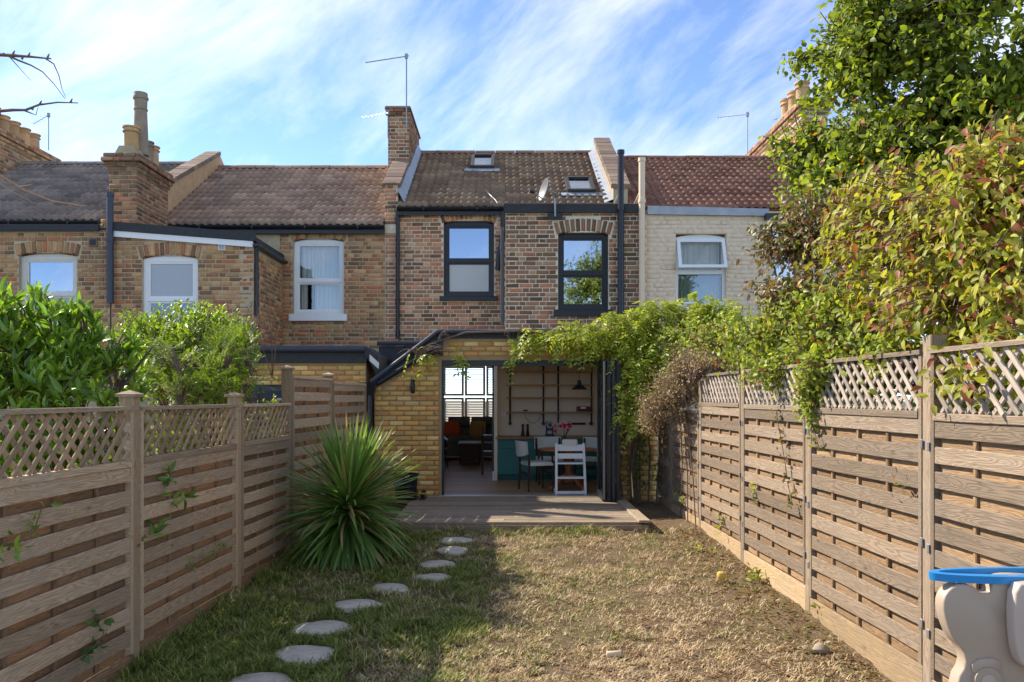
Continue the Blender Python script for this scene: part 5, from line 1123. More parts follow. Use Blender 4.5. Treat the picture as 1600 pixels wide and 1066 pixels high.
def russet():
    b = (3.1, 7.6, .0); t = thing('russet_shrub', 'bronze leaved shrub in front of the cream wall and window', 'shrub', b)
    for i in range(4): MB().tube([(b[0]+.07*i,b[1]+.05*i,-.05),(b[0]-.05*i,b[1],1.4),(b[0]-.15*i+.1,b[1]-.05*i,2.3),(b[0]-.25*i+.2,b[1]-.1*i,3.1)], [.024,.02,.014,.006], 6).build('stem', MAT['twig'], t, True)
    hubs = [(b[0]-.15*i+.1,b[1]-.05*i,h) for i in range(4) for h in (1.8,2.3,2.9)]
    C = ell_pts([(1230,400,7.5,55,62,.4),(1275,345,7.2,60,60,.4),(1185,375,7.6,26,40,.2),(1240,460,7.3,62,38,.3),(1300,430,7.0,60,60,.35),(1330,330,6.9,60,45,.35),(1180,455,7.6,26,28,.2)], 420); hi, T = branches(t, hubs, C, .008, .0025, MAT['twig'], 'twigs')
    emit(t, *sprigs(C, T, 12, .26, .062, .5, out=.65, up=0, droop=.5, jit=.04, face=(-.6,-.4,.5)), MAT['dogr'], LEAF8, 120)
russet()
def green_vine():
    b = (2.75, 7.0, .0); t = thing('climbing_vine', 'green vine spilling over the sunlit lattice', 'climber', b)
    for y in (5.8, 6.9, 8.0): MB().tube([(2.68,y,-.05),(2.66,y+.1,1.0),(2.6,y-.1,1.7),(2.55,y+.2,2.05)], [.018,.015,.011,.007], 6).build('stem', MAT['twig'], t, True)
    hubs = [(xr(y)+.1, y, z) for y in np.arange(5.0,9.6,.35) for z in (1.9,2.15)]
    E = [(1205,535,7.7,75,48,.35),(1300,535,6.7,85,50,.35),(1385,525,6.1,65,48,.3),(1148,545,8.5,40,40,.3),(1250,480,7.2,70,40,.35),(1340,480,6.5,80,40,.35),(1310,580,6.3,75,24,.14,1.5),(1215,590,7.3,50,24,.12,1.5),(1400,575,5.55,50,22,.12,1.5),(1265,620,6.5,22,42,.08,2),(1180,585,7.9,40,18,.1),(1420,570,5.9,40,25,.2),(1400,600,6.3,70,40,.22),(1500,590,5.5,75,50,.22),(1575,590,5.1,60,60,.2),(1320,610,7.0,60,40,.22),(1100,525,9.3,50,30,.3)]
    C = ell_pts(E, 1300, .2); hi, T = branches(t, hubs, C, .006, .002, MAT['twig'], 'twigs')
    emit(t, *sprigs(C, T, 15, .24, .054, .62, out=.75, up=.05, droop=.25, jit=.05), MAT['vine'], LEAF8, 200)
green_vine()
def wisteria():
    b = (1.95, 12.2, .08); t = thing('wisteria', 'yellow green wisteria trained along the extension gutter', 'climber', b)
    MB().tube([(1.95,12.2,.0),(1.90,12.22,.7),(2.0,12.2,1.4),(1.85,12.2,2.2),(1.2,12.2,2.62),(.2,12.22,2.68),(-.6,12.24,2.66),(-1.1,12.24,2.5),(-1.35,12.24,2.25)], [.05,.045,.04,.035,.028,.022,.016,.011,.007], 8).build('stem', MAT['twig'], t, True)
    for i in range(5): MB().tube([(1.75+.12*i,12.15,.02),(1.7+.15*i,12.2,.6+.1*i),(1.8+.1*i,12.18,1.3),(1.7+.16*i,12.1,2.1)], [.016,.013,.01,.007], 6).build('stem', MAT['twig'], t, True)
    hubs = [(x,12.2,2.62) for x in np.arange(-.9,3.4,.22)] + [(1.9+.1*i,12.0,z) for i in range(3) for z in (1.0,1.5,2.0)] + [(-1.0,12.2,2.5),(-1.25,12.2,2.3)]
    E = [(905,520,12.0,45,24,.25),(965,515,12.0,62,34,.3),(1035,515,11.9,72,40,.35),(1100,515,11.7,50,36,.35),(1015,490,12.1,40,16,.2),(1000,575,11.8,46,42,.3),(985,630,11.75,24,46,.2),(820,530,12.15,38,14,.10,.7),(890,505,12.2,24,10,.12),(850,522,12.15,36,10,.08,1),(1045,570,11.6,50,40,.3),(1060,485,12.0,55,16,.25),(1110,485,11.8,40,20,.25),(1150,505,11.5,40,28,.3)]
    C = ell_pts(E, 760, .25); C = np.concatenate([C, ell_pts([(655,553,12.2,26,8,.05),(715,552,12.2,18,9,.05),(795,568,12.15,8,8,.05)], 12)])
    hi, T = branches(t, hubs, C, .006, .002, MAT['twig'], 'twigs')
    T = T*.6 + np.array([0,-.45,.0]) + RNG.normal(size=C.shape)*.45; k = 2; C2 = np.repeat(C, k, 0); T2 = np.repeat(T, k, 0) + RNG.normal(size=C2.shape)*.5
    emit(t, *compound(C2, T2, 6, .25, .07, .42, .5), MAT['wist'], LEAF2)
    C = ell_pts([(985,700,12.05,26,60,.15),(1010,740,12.0,26,40,.15),(985,600,12.05,30,40,.2)], 60); T = RNG.normal(size=C.shape) + np.array([0,-.5,-.2])
    emit(t, *sprigs(C, T, 12, .2, .05, .6), MAT['ivy'], LEAF2, massname='lower_foliage')
    C = ell_pts([(690,545,12.1,30,16,.05),(650,556,12.15,34,12,.05),(700,525,12.15,20,10,.05)], 26, .1); branches(t, [(-1.0,12.2,2.55),(-1.3,12.2,2.3)], C, .008, .003, MAT['twig'], 'bare_twigs', sag=.08)
wisteria()
def clematis():
    b = (2.2, 10.6, .1); t = thing('dried_clematis', 'dry brown tangled climber heaped over the fence end', 'climber', b)
    for i in range(3): MB().tube([(2.30,9.9+.45*i,.1),(2.31,10.1+.3*i,.7),(2.27,10.2+.2*i,1.3),(2.2,10.2+.2*i,1.6)], [.008,.007,.006,.004], 6).build('stem', MAT['twig'], t, True)
    hubs = [(2.2,y,z) for y in np.arange(9.4,11.2,.25) for z in (1.55,1.85)]
    E = [(1085,600,10.3,66,42,.35),(1040,630,10.6,46,40,.3),(1135,575,9.8,52,28,.3),(1015,655,10.7,26,26,.15),(1090,560,10.4,50,22,.3)]
    C = ell_pts(E, 900, .1); hi, T = branches(t, hubs, C, .004, .0015, MAT['twig'], 'twigs', k=3)
    emit(t, *sprigs(C, T + RNG.normal(size=C.shape)*.7, 14, .16, .036, .55, out=.8, jit=.05), MAT['brownc'], LEAF2)
clematis()
# ------------------------------------------------------------------ left side plants
def laurel():
    b = (-3.5, 6.2, -.1); t = thing('laurel_shrub', 'glossy laurel with long upright leaves over the lattice fence', 'shrub', b)
    for i in range(6): MB().tube([(b[0]+.1*(i-3),b[1]+.08*i,-.15),(b[0]+.12*(i-3),b[1]+.05*i,1.0),(b[0]+.2*(i-3),b[1]-.1+.08*i,1.7),(b[0]+.28*(i-2.5),b[1]-.1+.08*i,2.1)], [.03,.024,.016,.008], 7).build('stem', MAT['bark'], t, True)
    hubs = [(b[0]+.2*(i-3),b[1]-.1+.08*i,h) for i in range(6) for h in (1.3,1.7,2.0)]
    E = [(55,560,6.0,95,78,.7),(150,535,6.4,70,52,.5),(15,500,5.8,50,50,.4),(185,590,6.5,50,48,.4),(105,500,6.3,42,30,.3),(60,470,6.2,22,26,.2),(-30,560,5.8,80,90,.6),(60,610,5.7,120,36,.4),(60,690,5.7,100,55,.25),(180,690,6.4,70,50,.25)]
    C = ell_pts(E, 430); hi, T = branches(t, hubs, C, .010, .004, MAT['twig'], 'twigs'); T = nrm(T*.5 + np.array([.05,-.1,.85]) + RNG.normal(size=T.shape)*.28)
    emit(t, *sprigs(C, T, 11, .14, .125, .30, out=.46, up=.25, jit=.012, face=(-.3,-.5,.6), fj=.7), MAT['laurel'], LEAF8, 300)
laurel()
def pitto():
    b = (-2.95, 8.4, 0); t = thing('box_shrub', 'dense small leaved yellow green shrub beside the white window', 'shrub', b)
    for i in range(5): MB().tube([(b[0]+.1*(i-2),b[1]+.08*i,-.05),(b[0]+.14*(i-2),b[1]+.06*i,.9),(b[0]+.22*(i-2),b[1],1.8)], [.03,.022,.01], 7).build('stem', MAT['bark'], t, True)
    hubs = [(b[0]+.25*(i-2),b[1]+.05*i,h) for i in range(5) for h in (1.0,1.5,1.9)]
    E = [(318,535,8.5,78,62,.65),(245,545,8.3,58,58,.5),(370,535,8.6,36,44,.4),(300,495,8.6,62,26,.4),(220,510,8.3,36,30,.3),(280,590,8.0,90,40,.4),(300,680,7.9,80,45,.2),(410,655,9.1,40,35,.15)]
    C = ell_pts(E, 900, .45); hi, T = branches(t, hubs, C, .006, .002, MAT['twig'], 'twigs', k=3); T = nrm(T + np.array([0,0,.5]))
    emit(t, *sprigs(C, T, 15, .16, .052, .45, out=.6, up=.2, jit=.02), MAT['pitto'], LEAF2)
    C = ell_pts([(395,480,8.5,30,26,.2),(405,510,8.5,14,14,.1)], 14, .3); branches(t, hubs, C, .006, .002, MAT['twig'], 'bare_twigs', k=3)
pitto()
def yew():
    b = (-2.75, 7.5, 0); t = thing('yew_bush', 'feathery bright yew sprays just behind the second lattice panel', 'shrub', b)
    MB().tube([(b[0],b[1],-.05),(b[0],b[1],.9),(b[0]+.05,b[1]+.05,1.5),(b[0]+.1,b[1]+.1,2.0)], [.04,.03,.02,.008], 7).build('stem', MAT['bark'], t, True)
    hubs = [(b[0]+.15*(i-1),b[1]+.2*(i-1),h) for i in range(4) for h in (1.2,1.6,1.9)]
    E = [(262,575,7.6,30,40,.3),(300,605,7.5,60,28,.3),(345,580,7.8,42,36,.3),(380,590,8.0,26,30,.2),(330,620,7.4,50,18,.2),(360,545,7.9,34,22,.2)]
    C = ell_pts(E, 230, .3); hi, T = branches(t, hubs, C, .006, .002, MAT['twig'], 'twigs', k=3); T = nrm(T*.6 + np.array([.15,-.05,.7]) + RNG.normal(size=T.shape)*.25)
    C2 = np.repeat(C, 3, 0) + RNG.normal(size=(len(C)*3,3))*.04; T2 = np.repeat(T, 3, 0) + RNG.normal(size=(len(C)*3,3))*.3
    emit(t, *compound(C2, T2, 13, .20, .030, .30, .1), MAT['yew'], LEAF2)
    C = np.array([P(330,655,7.25), P(350,668,7.2), P(322,650,7.3), P(345,650,7.25)]); T2 = np.array([(.5,-.4,.2)]*4) + RNG.normal(size=(4,3))*.2
    emit(t, *compound(np.repeat(C,4,0), np.repeat(T2,4,0)+RNG.normal(size=(16,3))*.35, 13, .2, .03, .3, .1), MAT['yew'], LEAF2, massname='lattice_sprays')
yew()
# ------------------------------------------------------------------ cordyline
def cordyline():
    D = 8.35; x = PX(545, D); z = zg(D); b = Vector((x, D, z)); t = thing('cordyline', 'big spiky cordyline with arching sword leaves before the brick pier', 'plant', b)
    MB().tube([b, b+Vector((.01,0,.3)), b+Vector((-.01,.01,.72))], [.06,.055,.04], 9).build('trunk', MAT['bark'], t, True)
    tm = []
    for dr in (.0, .18, .42, .75):
        V = []; Fs = []; n = 9
        for i in range(n+1):
            s = i/n; wv = .0165*min(1, .45+s*3)*(1-max(0,(s-.55)/.45)**1.6)+.0006; a = -dr*s**2*1.5; 
            if i == 0: cx, cz = 0.0, 0.0
            else: cx += math.cos(a)/n; cz += math.sin(a)/n
            V += [(cx, -wv, cz+.25*wv), (cx, 0, cz-.15*wv), (cx, wv, cz+.25*wv)]
        for i in range(n):
            for j in (0, 1): Fs.append((3*i+j, 3*i+3+j, 3*i+4+j, 3*i+1+j))
        tm.append(mesh_np('sword_leaf', V, Fs, MAT['cord'], True))
    extra = []
    for i in range(720):
        f = random.random(); h = .30 + .42*f; az = i*2.39996 + random.uniform(-.4,.4); el = math.asin(-.62+1.6*f if f < 1 else 1) if -.62+1.6*f < 1 else R(85); el += random.uniform(-.22,.22); L = random.uniform(.58,.86)
        k = min(3, max(0, int(3.6*(1-f) + random.uniform(-.7,.9)))); p = b + Vector((.035*math.cos(az), .035*math.sin(az), h))
        M = Matrix.Translation(p) @ Matrix.Rotation(az, 4, 'Z') @ Matrix.Rotation(-el, 4, 'Y') @ Matrix.Rotation(random.uniform(-.5,.5), 4, 'X') @ Matrix.Diagonal((L, .95, L, 1))
        if i < 296: link('sword_leaf', tm[k], None, t, M)
        else: extra.append((k, np.array(M)))
    Vs, Fs, o_ = [], [], 0
    for k, A in extra:
        me = tm[k]; v = np.empty(len(me.vertices)*3); me.vertices.foreach_get('co', v); v = v.reshape(-1,3); f_ = np.empty(len(me.polygons)*4, np.int32); me.polygons.foreach_get('vertices', f_); Vs.append(v @ A[:3,:3].T + A[:3,3]); Fs.append(f_.reshape(-1,4)+o_); o_ += len(v)
    tag(link('inner_leaves', mesh_np('inner_leaves', np.concatenate(Vs), np.concatenate(Fs), MAT['cord'], True), None, t), kind='stuff')
cordyline()
# ------------------------------------------------------------------ sprigs growing through the fences
def sprig(label, anchor, fence_x, pts, m, L, asp, per, ln=.12, cat='sprig', n3=None):
    t = thing('climbing_sprig', label, cat, anchor, group='sprigs growing through the fences'); C = np.array([tuple(p) for p in pts]); 
    MB().tube([anchor] + [tuple(p) for p in pts], .004, 5).build('stem', MAT['twig'], t)
    T = np.gradient(C, axis=0) if len(C) > 1 else np.array([(0,0,1.0)]); T = nrm(T + 1e-3)
    Pt, Dr, Nr, l_, w_ = sprigs(C, T, per, ln, L, asp, out=.75, up=.05, jit=.02, face=n3 or (.7,-.4,.4)); emit(t, Pt, Dr, Nr, l_, w_, m, LEAF8, 300)
def onl(px_, py_):   # point just proud of the left fence face
    D = 3645/((VX-px_)+84.5); return P(px_, py_, D-.03) + Vector((.05,0,0))
def onr(px_, py_):
    D = 3373/((px_-VX)+34.6); return P(px_, py_, D-.03) - Vector((.05,0,0))
sprig('leafy laurel sprig poking between upper boards of the second left panel', onl(250,760), 0, [onl(255,745),onl(252,728)], MAT['laurel'], .11, .32, 7)
sprig('lone laurel sprig lower down next to the first capped post', onl(262,790), 0, [onl(270,782),onl(285,775)], MAT['laurel'], .10, .3, 5)
sprig('laurel leaves beside the post halfway down the second left panel', onl(222,835), 0, [onl(228,830),onl(236,822)], MAT['laurel'], .10, .3, 6)
sprig('young green sprig at the very left edge of the fence', onl(4,850), 0, [onl(12,850),onl(22,840),onl(40,825),onl(50,795)], MAT['laurel'], .06, .4, 6)
sprig('dark ivy strand low on the nearest left fence panel', onl(145,960), 0, [onl(140,975),onl(150,990),onl(130,1015),onl(112,1030)], MAT['ivy'], .05, .8, 7)
sprig('thin green yew sprig hanging out of the middle left panel', onl(280,890), 0, [onl(295,880),onl(320,868),onl(345,852)], MAT['yew'], .05, .25, 14)
sprig('red tinged creeper hanging down the third right panel', onr(1222,640), 0, [onr(1224,660),onr(1230,690),onr(1236,725),onr(1240,755),onr(1248,790)], MAT['dogr'], .055, .6, 9, n3=(-.8,-.3,.3))
sprig('green sprig low on the panel below the brown climber', onr(1130,800), 0, [onr(1132,812),onr(1136,825)], MAT['vine'], .06, .5, 8, n3=(-.8,-.3,.3))
sprig('small green sprigs near the foot of the far right fence', onr(1062,760), 0, [onr(1066,772),onr(1072,785)], MAT['vine'], .07, .5, 7, n3=(-.8,-.3,.3))
sprig('green strand hanging beside the second right post', onr(1276,640), 0, [onr(1278,660),onr(1284,680),onr(1290,700)], MAT['vine'], .06, .6, 8, n3=(-.8,-.3,.3))
sprig('withered leaf pair in the middle of a sunlit board', onr(1412,730), 0, [onr(1414,738)], MAT['dogr'], .06, .4, 5, n3=(-.8,-.3,.3))
sprig('pale dry sprig on the third right panel', onr(1180,765), 0, [onr(1184,772),onr(1187,785)], MAT['vine'], .05, .5, 6, n3=(-.8,-.3,.3))
# ------------------------------------------------------------------ bare branches and the tree mirrored in the window
def bare_tree():
    b = (-4.6, 5.3, -.12); t = thing('bare_tree', 'bare twiggy branches reaching in at the upper left picture edge', 'tree', b)
    trunk(t, [b, (-4.6,5.3,1.6), (-4.5,5.25,3.0), (-4.3,5.2,4.0)], [.09,.08,.06,.03], MAT['bark'])
    D = 5.2
    def br(pts, r, m): MB().tube(pts, [r*(1-.75*i/(len(pts)-1)) for i in range(len(pts))], 6).build('branch', m, t, True)
    br([(-4.42,5.22,3.4), P(-30,84,D), P(20,87,D), P(50,89,D), P(80,92,D)], .016, MAT['twig'])
    br([P(5,84,D), P(30,95,D), P(48,102,D), P(66,112,D), P(85,132,D), P(102,155,D)], .007, MAT['twig']); br([P(70,91,D), P(84,100,D), P(92,118,D), P(97,140,D), P(103,152,D)], .005, MAT['twig']); br([P(14,88,D), P(30,106,D), P(49,127,D)], .004, MAT['twig'])
    br([(-4.48,5.25,3.1), P(-30,176,D), P(20,172,D), P(40,172,D), P(60,164,D), P(90,160,D), P(122,161,D)], .013, MAT['twig']); br([P(36,172,D), P(46,176,D), P(56,180,D), P(60,166,D)], .006, MAT['twig'])
    br([(-4.52,5.27,2.6), P(-20,262,D), P(10,280,D), P(40,298,D), P(80,314,D), P(130,322,D)], .011, MAT['twigo']); br([P(-10,280,D), P(20,300,D), P(60,321,D)], .006, MAT['twigo']); br([P(30,292,D), P(52,288,D)], .004, MAT['twigo'])
    for (a, c) in ((20,85),(44,88),(50,172),(62,163),(110,160),(34,93),(74,90)): MB().tube([P(a,c,D), P(a+3,c-6,D)], [.008,.003], 5).build('bud', MAT['twig'], t)
bare_tree()
def mirrored_tree():
    b = (4.2, -9, -.3); t = thing('garden_tree', 'leafy tree seen mirrored in the black upstairs window', 'tree', b)
    trunk(t, [b, (4.2,-9,2.5), (4.1,-9,5), (4.1,-9,7.5)], [.2,.17,.12,.05], MAT['bark'])
    d = nrm(RNG.normal(size=(700,3))); q = .4+.6*RNG.random((700,1)); C = np.concatenate([np.array((4.4,-9,6.2)) + d[:540]*q[:540]*np.array((2.1,1.9,2.9)), np.array((2.9,-9,5.0)) + d[540:]*q[540:]*np.array((1.1,1.2,1.4))])
    hi, T = branches(t, [(4.2,-9,3.5),(4.1,-9,5),(4.1,-9,6.5)], C, .03, .008, MAT['bark'], 'limb')
    emit(t, *sprigs(C, T, 22, .6, .15, .5, jit=.14, face=(-.4,.6,.6)), MAT['refl'], LEAF2)
mirrored_tree()
# ------------------------------------------------------------------ grass
def grass_mat():
    g = G('grass_blades'); a = g.n('Attribute', _attribute_name='g').outputs['Fac']; r = g.rnd(1.0); r2 = g.rnd(9.7)
    gr = g.ramp(r, [(0,(.12,.17,.03)),(.35,(.20,.25,.045)),(.7,(.31,.335,.08)),(1,(.46,.41,.15))])
    st = g.ramp(r, [(0,(.30,.20,.105)),(.3,(.60,.45,.26)),(.65,(.76,.60,.37)),(.85,(.42,.275,.14)),(1,(.82,.69,.46))])
    pn = g.noise(g.wpos(), 4.2, 4, .6); st = g.mix(g.ramp(pn, [(.50,(0,0,0)),(.64,(.85,.85,.85))]), st, g.mix(1.0, st, (.56,.48,.42), 'MULTIPLY')); pn2 = g.noise(g.wpos(), 9.0, 3, .6); st = g.mix(g.ramp(pn2, [(.55,(0,0,0)),(.70,(.6,.6,.6))]), st, (.80,.66,.44))
    c = g.mix(g.ramp(g.math('SUBTRACT', a, g.math('MULTIPLY', r2, .92)), [(-.0,(0,0,0)),(.06,(1,1,1))]), st, gr)
    g.out(c, .75, .2); t = g.n('BsdfTranslucent', Color=c); x = g.N.new('ShaderNodeMixShader'); x.inputs[0].default_value = .25
    g.nt.links.new(g.b.outputs[0], x.inputs[1]); g.nt.links.new(t.outputs[0], x.inputs[2]); g.nt.links.new(x.outputs[0], g.N['Material Output'].inputs[0]); return g.m
def grass():
    m = grass_mat(); Ns = 420000; y = 4.9 + (10.05-4.9)*RNG.random(Ns)**1.25; u = RNG.random(Ns); x0 = -2.848+.066*y+.03; x1 = 2.635-.027*y-.03; x = x0 + (x1-x0)*u
    gr = green_at(x, y); cl = vnoise(x, y, 11.0)*.6 + vnoise(x+3.3, y+1.7, 23.0)*.4; dens = np.clip(.50 + 1.0*fbm(x, y, 1.9) + .3*gr - .45, .06, 1)*np.clip((cl-.28)*3.2, .05, 1); bd = np.clip((x1-x)/.75, .12, 1); dens *= np.where(bd < 1, bd*(.3+.7*vnoise(x,y,7)), 1)
    mud = np.exp(-(((x-.95)/.22)**2 + ((y-7.15)/.12)**2)); dens *= 1-.9*mud; dens *= np.clip(1 - np.interp(x, [-.2,.8], [0,1])*np.clip((fbm(x+7, y+3, 1.5)-.50)*5, 0, .8), .1, 1)
    keep = RNG.random(Ns) < dens
    for sx, sy, sr in STONES: keep &= ((x-sx)**2 + (y-sy)**2) > (sr*.88)**2
    keep &= ~((y > 9.74) & (x > -1.37) & (x < 1.72))
    x, y, gr = x[keep], y[keep], gr[keep]; n = len(x); z = lawn_z(x, y) - .006
    tall = 1 + 1.1*np.exp(-((x-(-2.848+.066*y))/.16)**2) + .5*(gr > .6) + .9*np.exp(-((y-9.68)/.12)**2)*(vnoise(x,y,4.5) > .5)
    tuft = np.exp(-(((x-1.70)/.16)**2 + ((y-9.35)/.18)**2)) + .7*np.exp(-(((x-.9)/.22)**2+((y-9.5)/.14)**2)) + .5*np.exp(-(((x+.1)/.2)**2+((y-9.55)/.14)**2))
    tall = tall + 2.4*tuft*RNG.random(n); gr = np.clip(gr + tuft*1.1, 0, 1.2)
    cl2 = vnoise(x, y, 11.0)*.6 + vnoise(x+3.3, y+1.7, 23.0)*.4; L = (.016 + .040*RNG.random(n)**1.4)*tall*(.55+1.1*cl2); W = .0028 + .0026*RNG.random(n); az = RNG.random(n)*2*math.pi; le = np.where(RNG.random(n) < np.clip(1.05-gr, .15, .9), .9, .45)*(.5+RNG.random(n)); le = np.where(tuft > .3, le*.5, le)
    hx, hy = np.cos(az), np.sin(az); d = np.stack([hx*np.sin(le), hy*np.sin(le), np.cos(le)], -1); sd = np.stack([-hy, hx, 0*hx], -1); p = np.stack([x, y, z], -1)
    mid = p + d*(L*.55)[:,None]; tip = p + d*L[:,None] + np.stack([hx*.35*L, hy*.35*L, -.12*L], -1)
    V = np.stack([p - sd*W[:,None], p + sd*W[:,None], mid + sd*(W*.8)[:,None], mid - sd*(W*.8)[:,None], tip], 1)
    b = np.arange(n)*5; Fs = np.concatenate([np.stack([b,b+1,b+2],-1), np.stack([b,b+2,b+3],-1), np.stack([b+3,b+2,b+4],-1)]); me = mesh_np('grass', V, Fs, m)
    at = me.attributes.new('g','FLOAT','POINT'); at.data.foreach_set('value', np.repeat(gr, 5).astype(np.float32)); tag(link('grass', me), 'patchy dry straw and green grass on the lawn', 'grass', kind='stuff')
    # fallen leaves and dead bits along the sunlit border
    k = 1500; y = 5+5*RNG.random(k); x = (2.635-.027*y) - .06 - np.abs(RNG.normal(size=k))*.33; z = lawn_z(x, y) + .012; Pt = np.stack([x,y,z],-1); Dr = RNG.normal(size=(k,3))*np.array((1,1,.25)); Nr = np.array((0,0,1.0)) + RNG.normal(size=(k,3))*.5; L = .02+.03*RNG.random(k)
    Vv = leaf_verts(Pt, Dr, Nr, L, L*.6, LEAF2); Fs = (LEAF2[1][None] + (np.arange(k)*5)[:,None,None]).reshape(-1,3); tag(link('fallen_leaves', mesh_np('fallen_leaves', Vv, Fs, MAT['dogr'])), 'dead brown leaves strewn along the sunlit fence foot', 'leaf litter', kind='stuff')
grass()
def weeds():
    for i, (px_, D, lb) in enumerate(((1098,8.6,'low green weed in the soil strip by the far fence panels'),(1185,7.55,'leafy weed at the foot of the sunlit fence near a post'),(1290,6.35,'small dark weed by the post foot of the nearer sunlit panel'))):
        x = PX(px_, D); b = (x, D, zg(D)); t = thing('weed', lb, 'weed', b, group='weeds in the border'); C = np.array([b]*5) + RNG.normal(size=(5,3))*np.array((.06,.05,.02)) + np.array((0,0,.06)); MB().tube([b,(x,D,b[2]+.08)], .004, 5).build('stem', MAT['ivy'], t)
        emit(t, *sprigs(C, np.array([(0,0,1.0)]*5)+RNG.normal(size=(5,3))*.3, 6, .06, .06, .45), MAT['vine'], LEAF8, 60)
weeds()
# ------------------------------------------------------------------ small things
def small_things():
    D = 5.63; x, z = PX(960,D), float(lawn_z(np.array(PX(960,D)), np.array(D)))+.03; t = thing('wood_offcut', 'short peeled wooden offcut lying on the dry lawn', 'wood piece', (x,D,z-.02))
    MB().tube([(x-.055,D-.005,z),(x-.05,D-.005,z),(x+.045,D+.01,z),(x+.05,D+.01,z)], [.018,.022,.022,.019], 14).build('stick', plain('peeled_wood', (.62,.47,.30), .8), t, True); MB().tube([(x+.0501,D+.01,z),(x+.053,D+.0103,z)], [.017,.016], 14).build('cut_end', plain('cut_wood', (.36,.22,.11), .9), t)
    D = 7.6; x = PX(1127,D)-.0; z = zg(D)+.045; t = thing('fallen_apple', 'yellow fallen apple beside the foot of the sunlit fence', 'fruit', (x,D,z-.04)); MB().lathe((x,D,z-.038), [(.008,.006),(.026,0),(.040,.020),(.043,.04),(.036,.064),(.018,.074),(.006,.066)], 16).build('flesh', plain('apple_yellow', (.60,.42,.10), .5), t, True); MB().tube([(x,D,z+.026),(x+.006,D,z+.048)], .003, 5).build('stalk', MAT['twig'], t)
    D = 5.75; x = PX(1282,D); z = zg(D)+.02; mb = MB(); V = []; k = 10
    prof = [(.02,-.02),(.045,-.005),(.05,.015),(.035,.035),(.012,.043)]
    mb.lathe((0,0,0), prof, k); mb.v = [(a*1.2*(1+.2*math.sin(5*b*30)), b, c*(1+.2*math.cos(a*60))) for a,b,c in mb.v]; o = mb.build('pebble', plain('pebble_pale', (.30,.24,.17), .9), None, True); o.location = (x,D,z); tag(o, 'pale rounded pebble near the bottom of the sunlit fence', 'stone')
    # shoes and bucket by the door
    for i, dx in enumerate((0, .12)):
        x, D, z = PX(648,12.0)+dx, 12.0+.02*i, .205; t = thing('garden_shoe', ['black shoe on the deck, nearer the bucket','black shoe on the deck, nearer the open door'][i], 'shoe', (x,D,z), group='shoes by the door')
        MB().add([(a,b,c) for a,b,c in [(x-.04,D-.14,z),(x+.04,D-.14,z),(x+.045,D+.12,z),(x-.045,D+.12,z),(x-.042,D-.15,z+.022),(x+.042,D-.15,z+.022),(x+.047,D+.125,z+.022),(x-.047,D+.125,z+.022)]],[(0,3,2,1),(4,5,6,7),(0,1,5,4),(1,2,6,5),(2,3,7,6),(3,0,4,7)]).build('sole', MAT['dwood'], t)
        MB().tube([(x,D-.13,z+.045),(x,D-.06,z+.055),(x,D+.02,z+.07),(x,D+.10,z+.09),(x,D+.115,z+.10)], [.03,.038,.04,.04,.034], 10).build('upper', MAT['black'], t, True)
    x, D, z = PX(634,11.9), 11.9, .205; t = thing('garden_bucket', 'black plastic bucket half hidden behind the spiky leaves', 'bucket', (x,D,z)); MB().lathe((x,D,z), [(.13,0),(.15,.02),(.18,.36),(.19,.36),(.19,.38),(.175,.38),(.145,.03)], 24).build('body', MAT['black'], t, True); MB().tube([(x+.18*math.cos(a),D-.02,z+.36-.12*math.sin(a)) for a in np.linspace(0,math.pi,10)], .006, 6).build('handle', MAT['galv'], t)
small_things()
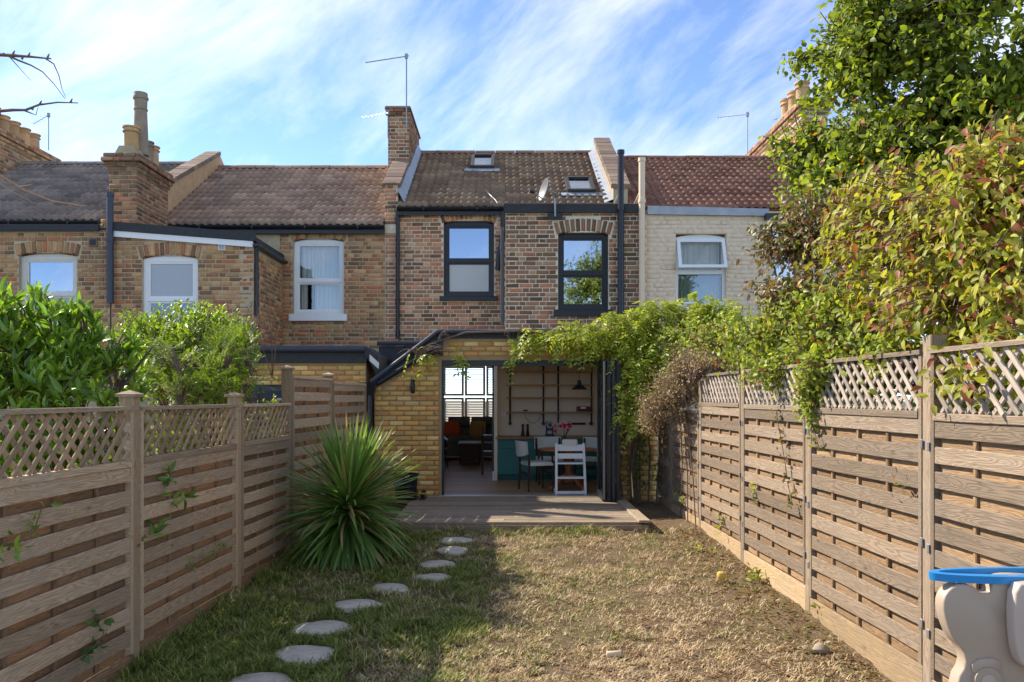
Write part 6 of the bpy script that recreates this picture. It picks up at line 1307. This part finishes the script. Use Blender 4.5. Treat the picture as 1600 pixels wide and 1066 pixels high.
def playset():
    D = 3.45; c = Vector((PX(1560,D), D, zg(D))); t = thing('plastic_playset', 'beige moulded toddler play table with a blue rim by the fence', 'toy', c)
    tan = plain('plastic_beige', (.42,.315,.225), .45, .4, mott=.05); bl = plain('plastic_blue', (.015,.24,.55), .35, .5, mott=.05); lt = plain('plastic_pinkish', (.50,.39,.31), .45, .4, mott=.05)
    def smooth2(p):
        n = len(p); o = []
        for i in range(n):
            o += [p[i]*.75+p[(i+1)%n]*.25, p[i]*.25+p[(i+1)%n]*.75]
        return o
    def prof(pp): return [(PX(a,D), PZ(b,D)) for a, b in pp]
    def solid(name, pp, y0, y1, m, bev=.03, par=t):
        pts = smooth2([Vector((a,b)) for a,b in prof(pp)]); n = len(pts); ce = sum(pts, Vector((0,0)))/n; ins = []
        for i in range(n):
            e1 = (pts[i]-pts[i-1]).normalized(); e2 = (pts[(i+1)%n]-pts[i]).normalized(); nn = Vector((-(e1.y+e2.y), e1.x+e2.x)); nn = nn.normalized() if nn.length > 1e-5 else Vector((0,0)); ins.append(pts[i]+nn*bev)
        ar = sum(pts[i-1].x*pts[i].y-pts[i].x*pts[i-1].y for i in range(n))
        if ar < 0: ins = [p*2-q for p, q in zip(pts, ins)]
        V = []; rings = [(y0,ins,1),(y0+bev*.3,[(p*.35+q*.65) for p,q in zip(ins,pts)],1),(y0+bev,pts,1),(y1-bev,pts,1),(y1,ins,1)]
        for y_, pl, _ in rings: V += [(p[0],y_,p[1]) for p in pl]
        Fs = [tuple(range(n)), tuple(range(5*n-1,4*n-1,-1))]
        for r in range(4): Fs += [(r*n+i,(r+1)*n+i,(r+1)*n+(i+1)%n,r*n+(i+1)%n) for i in range(n)]
        return MB().add(V, Fs).build(name, m, par, True)
    side = [(a_+12, b_) for a_, b_ in [(1476,1335),(1478,1120),(1484,1062),(1498,1040),(1494,1016),(1478,1000),(1466,972),(1461,945),(1466,928),(1480,915),(1500,913),(1513,918),(1519,926),(1522,927),(1534,927),(1537,925),(1539,913),(1547,904),(1560,900),(1585,900),(1640,905),(1660,960),(1660,1335)]]
    b = solid('side_panel', side, D, D+.075, tan, .008)
    solid('basin', [(1572,908),(1600,905),(1680,905),(1690,1030),(1660,1045),(1590,1040),(1574,1020),(1568,960)], D-.07, D-.004, lt, .010)
    solid('relief_panel', [(1516,1030),(1560,1026),(1562,1052),(1518,1056)], D-.012, D+.01, tan, .004)
    hx, hz = PX(1540,D), PZ(1062,D); hb = MB().tube([(hx,D+.01,hz),(hx,D-.021,hz)], [.062,.056], 24).build('hub', tan, t, True); MB().tube([(hx,D-.0215,hz),(hx,D-.027,hz)], [.03,.028], 20).build('hub_cap', lt, t, True)
    rc = P(1590, 895, D+.06); rx, ry = .36, .055; pts = [(rc.x+rx*math.cos(a), rc.y+ry*math.sin(a), rc.z-.012+.006*math.sin(a)) for a in np.linspace(0, 2*math.pi, 41)]
    mb = MB(); V = []; Fs = []
    for p, a in zip(pts, np.linspace(0, 2*math.pi, 41)):
        o = Vector((math.cos(a), math.sin(a), 0)); p = Vector(p); V += [p+o*.02+Vector((0,0,.016)), p-o*.02+Vector((0,0,.018)), p-o*.022-Vector((0,0,.014)), p+o*.018-Vector((0,0,.016))]
    for i in range(40):
        for j in range(4): Fs.append((4*i+j, 4*i+4+j, 4*i+4+(j+1)%4, 4*i+(j+1)%4))
    mb.add(V, Fs).build('rim', bl, t, True)
    MB().tube([(rc.x+.05,rc.y+.05,rc.z-.02),(rc.x+.05,rc.y+.05,PZ(905,D)-.1)], .05, 12).build('rim_support', tan, t, True)
playset()
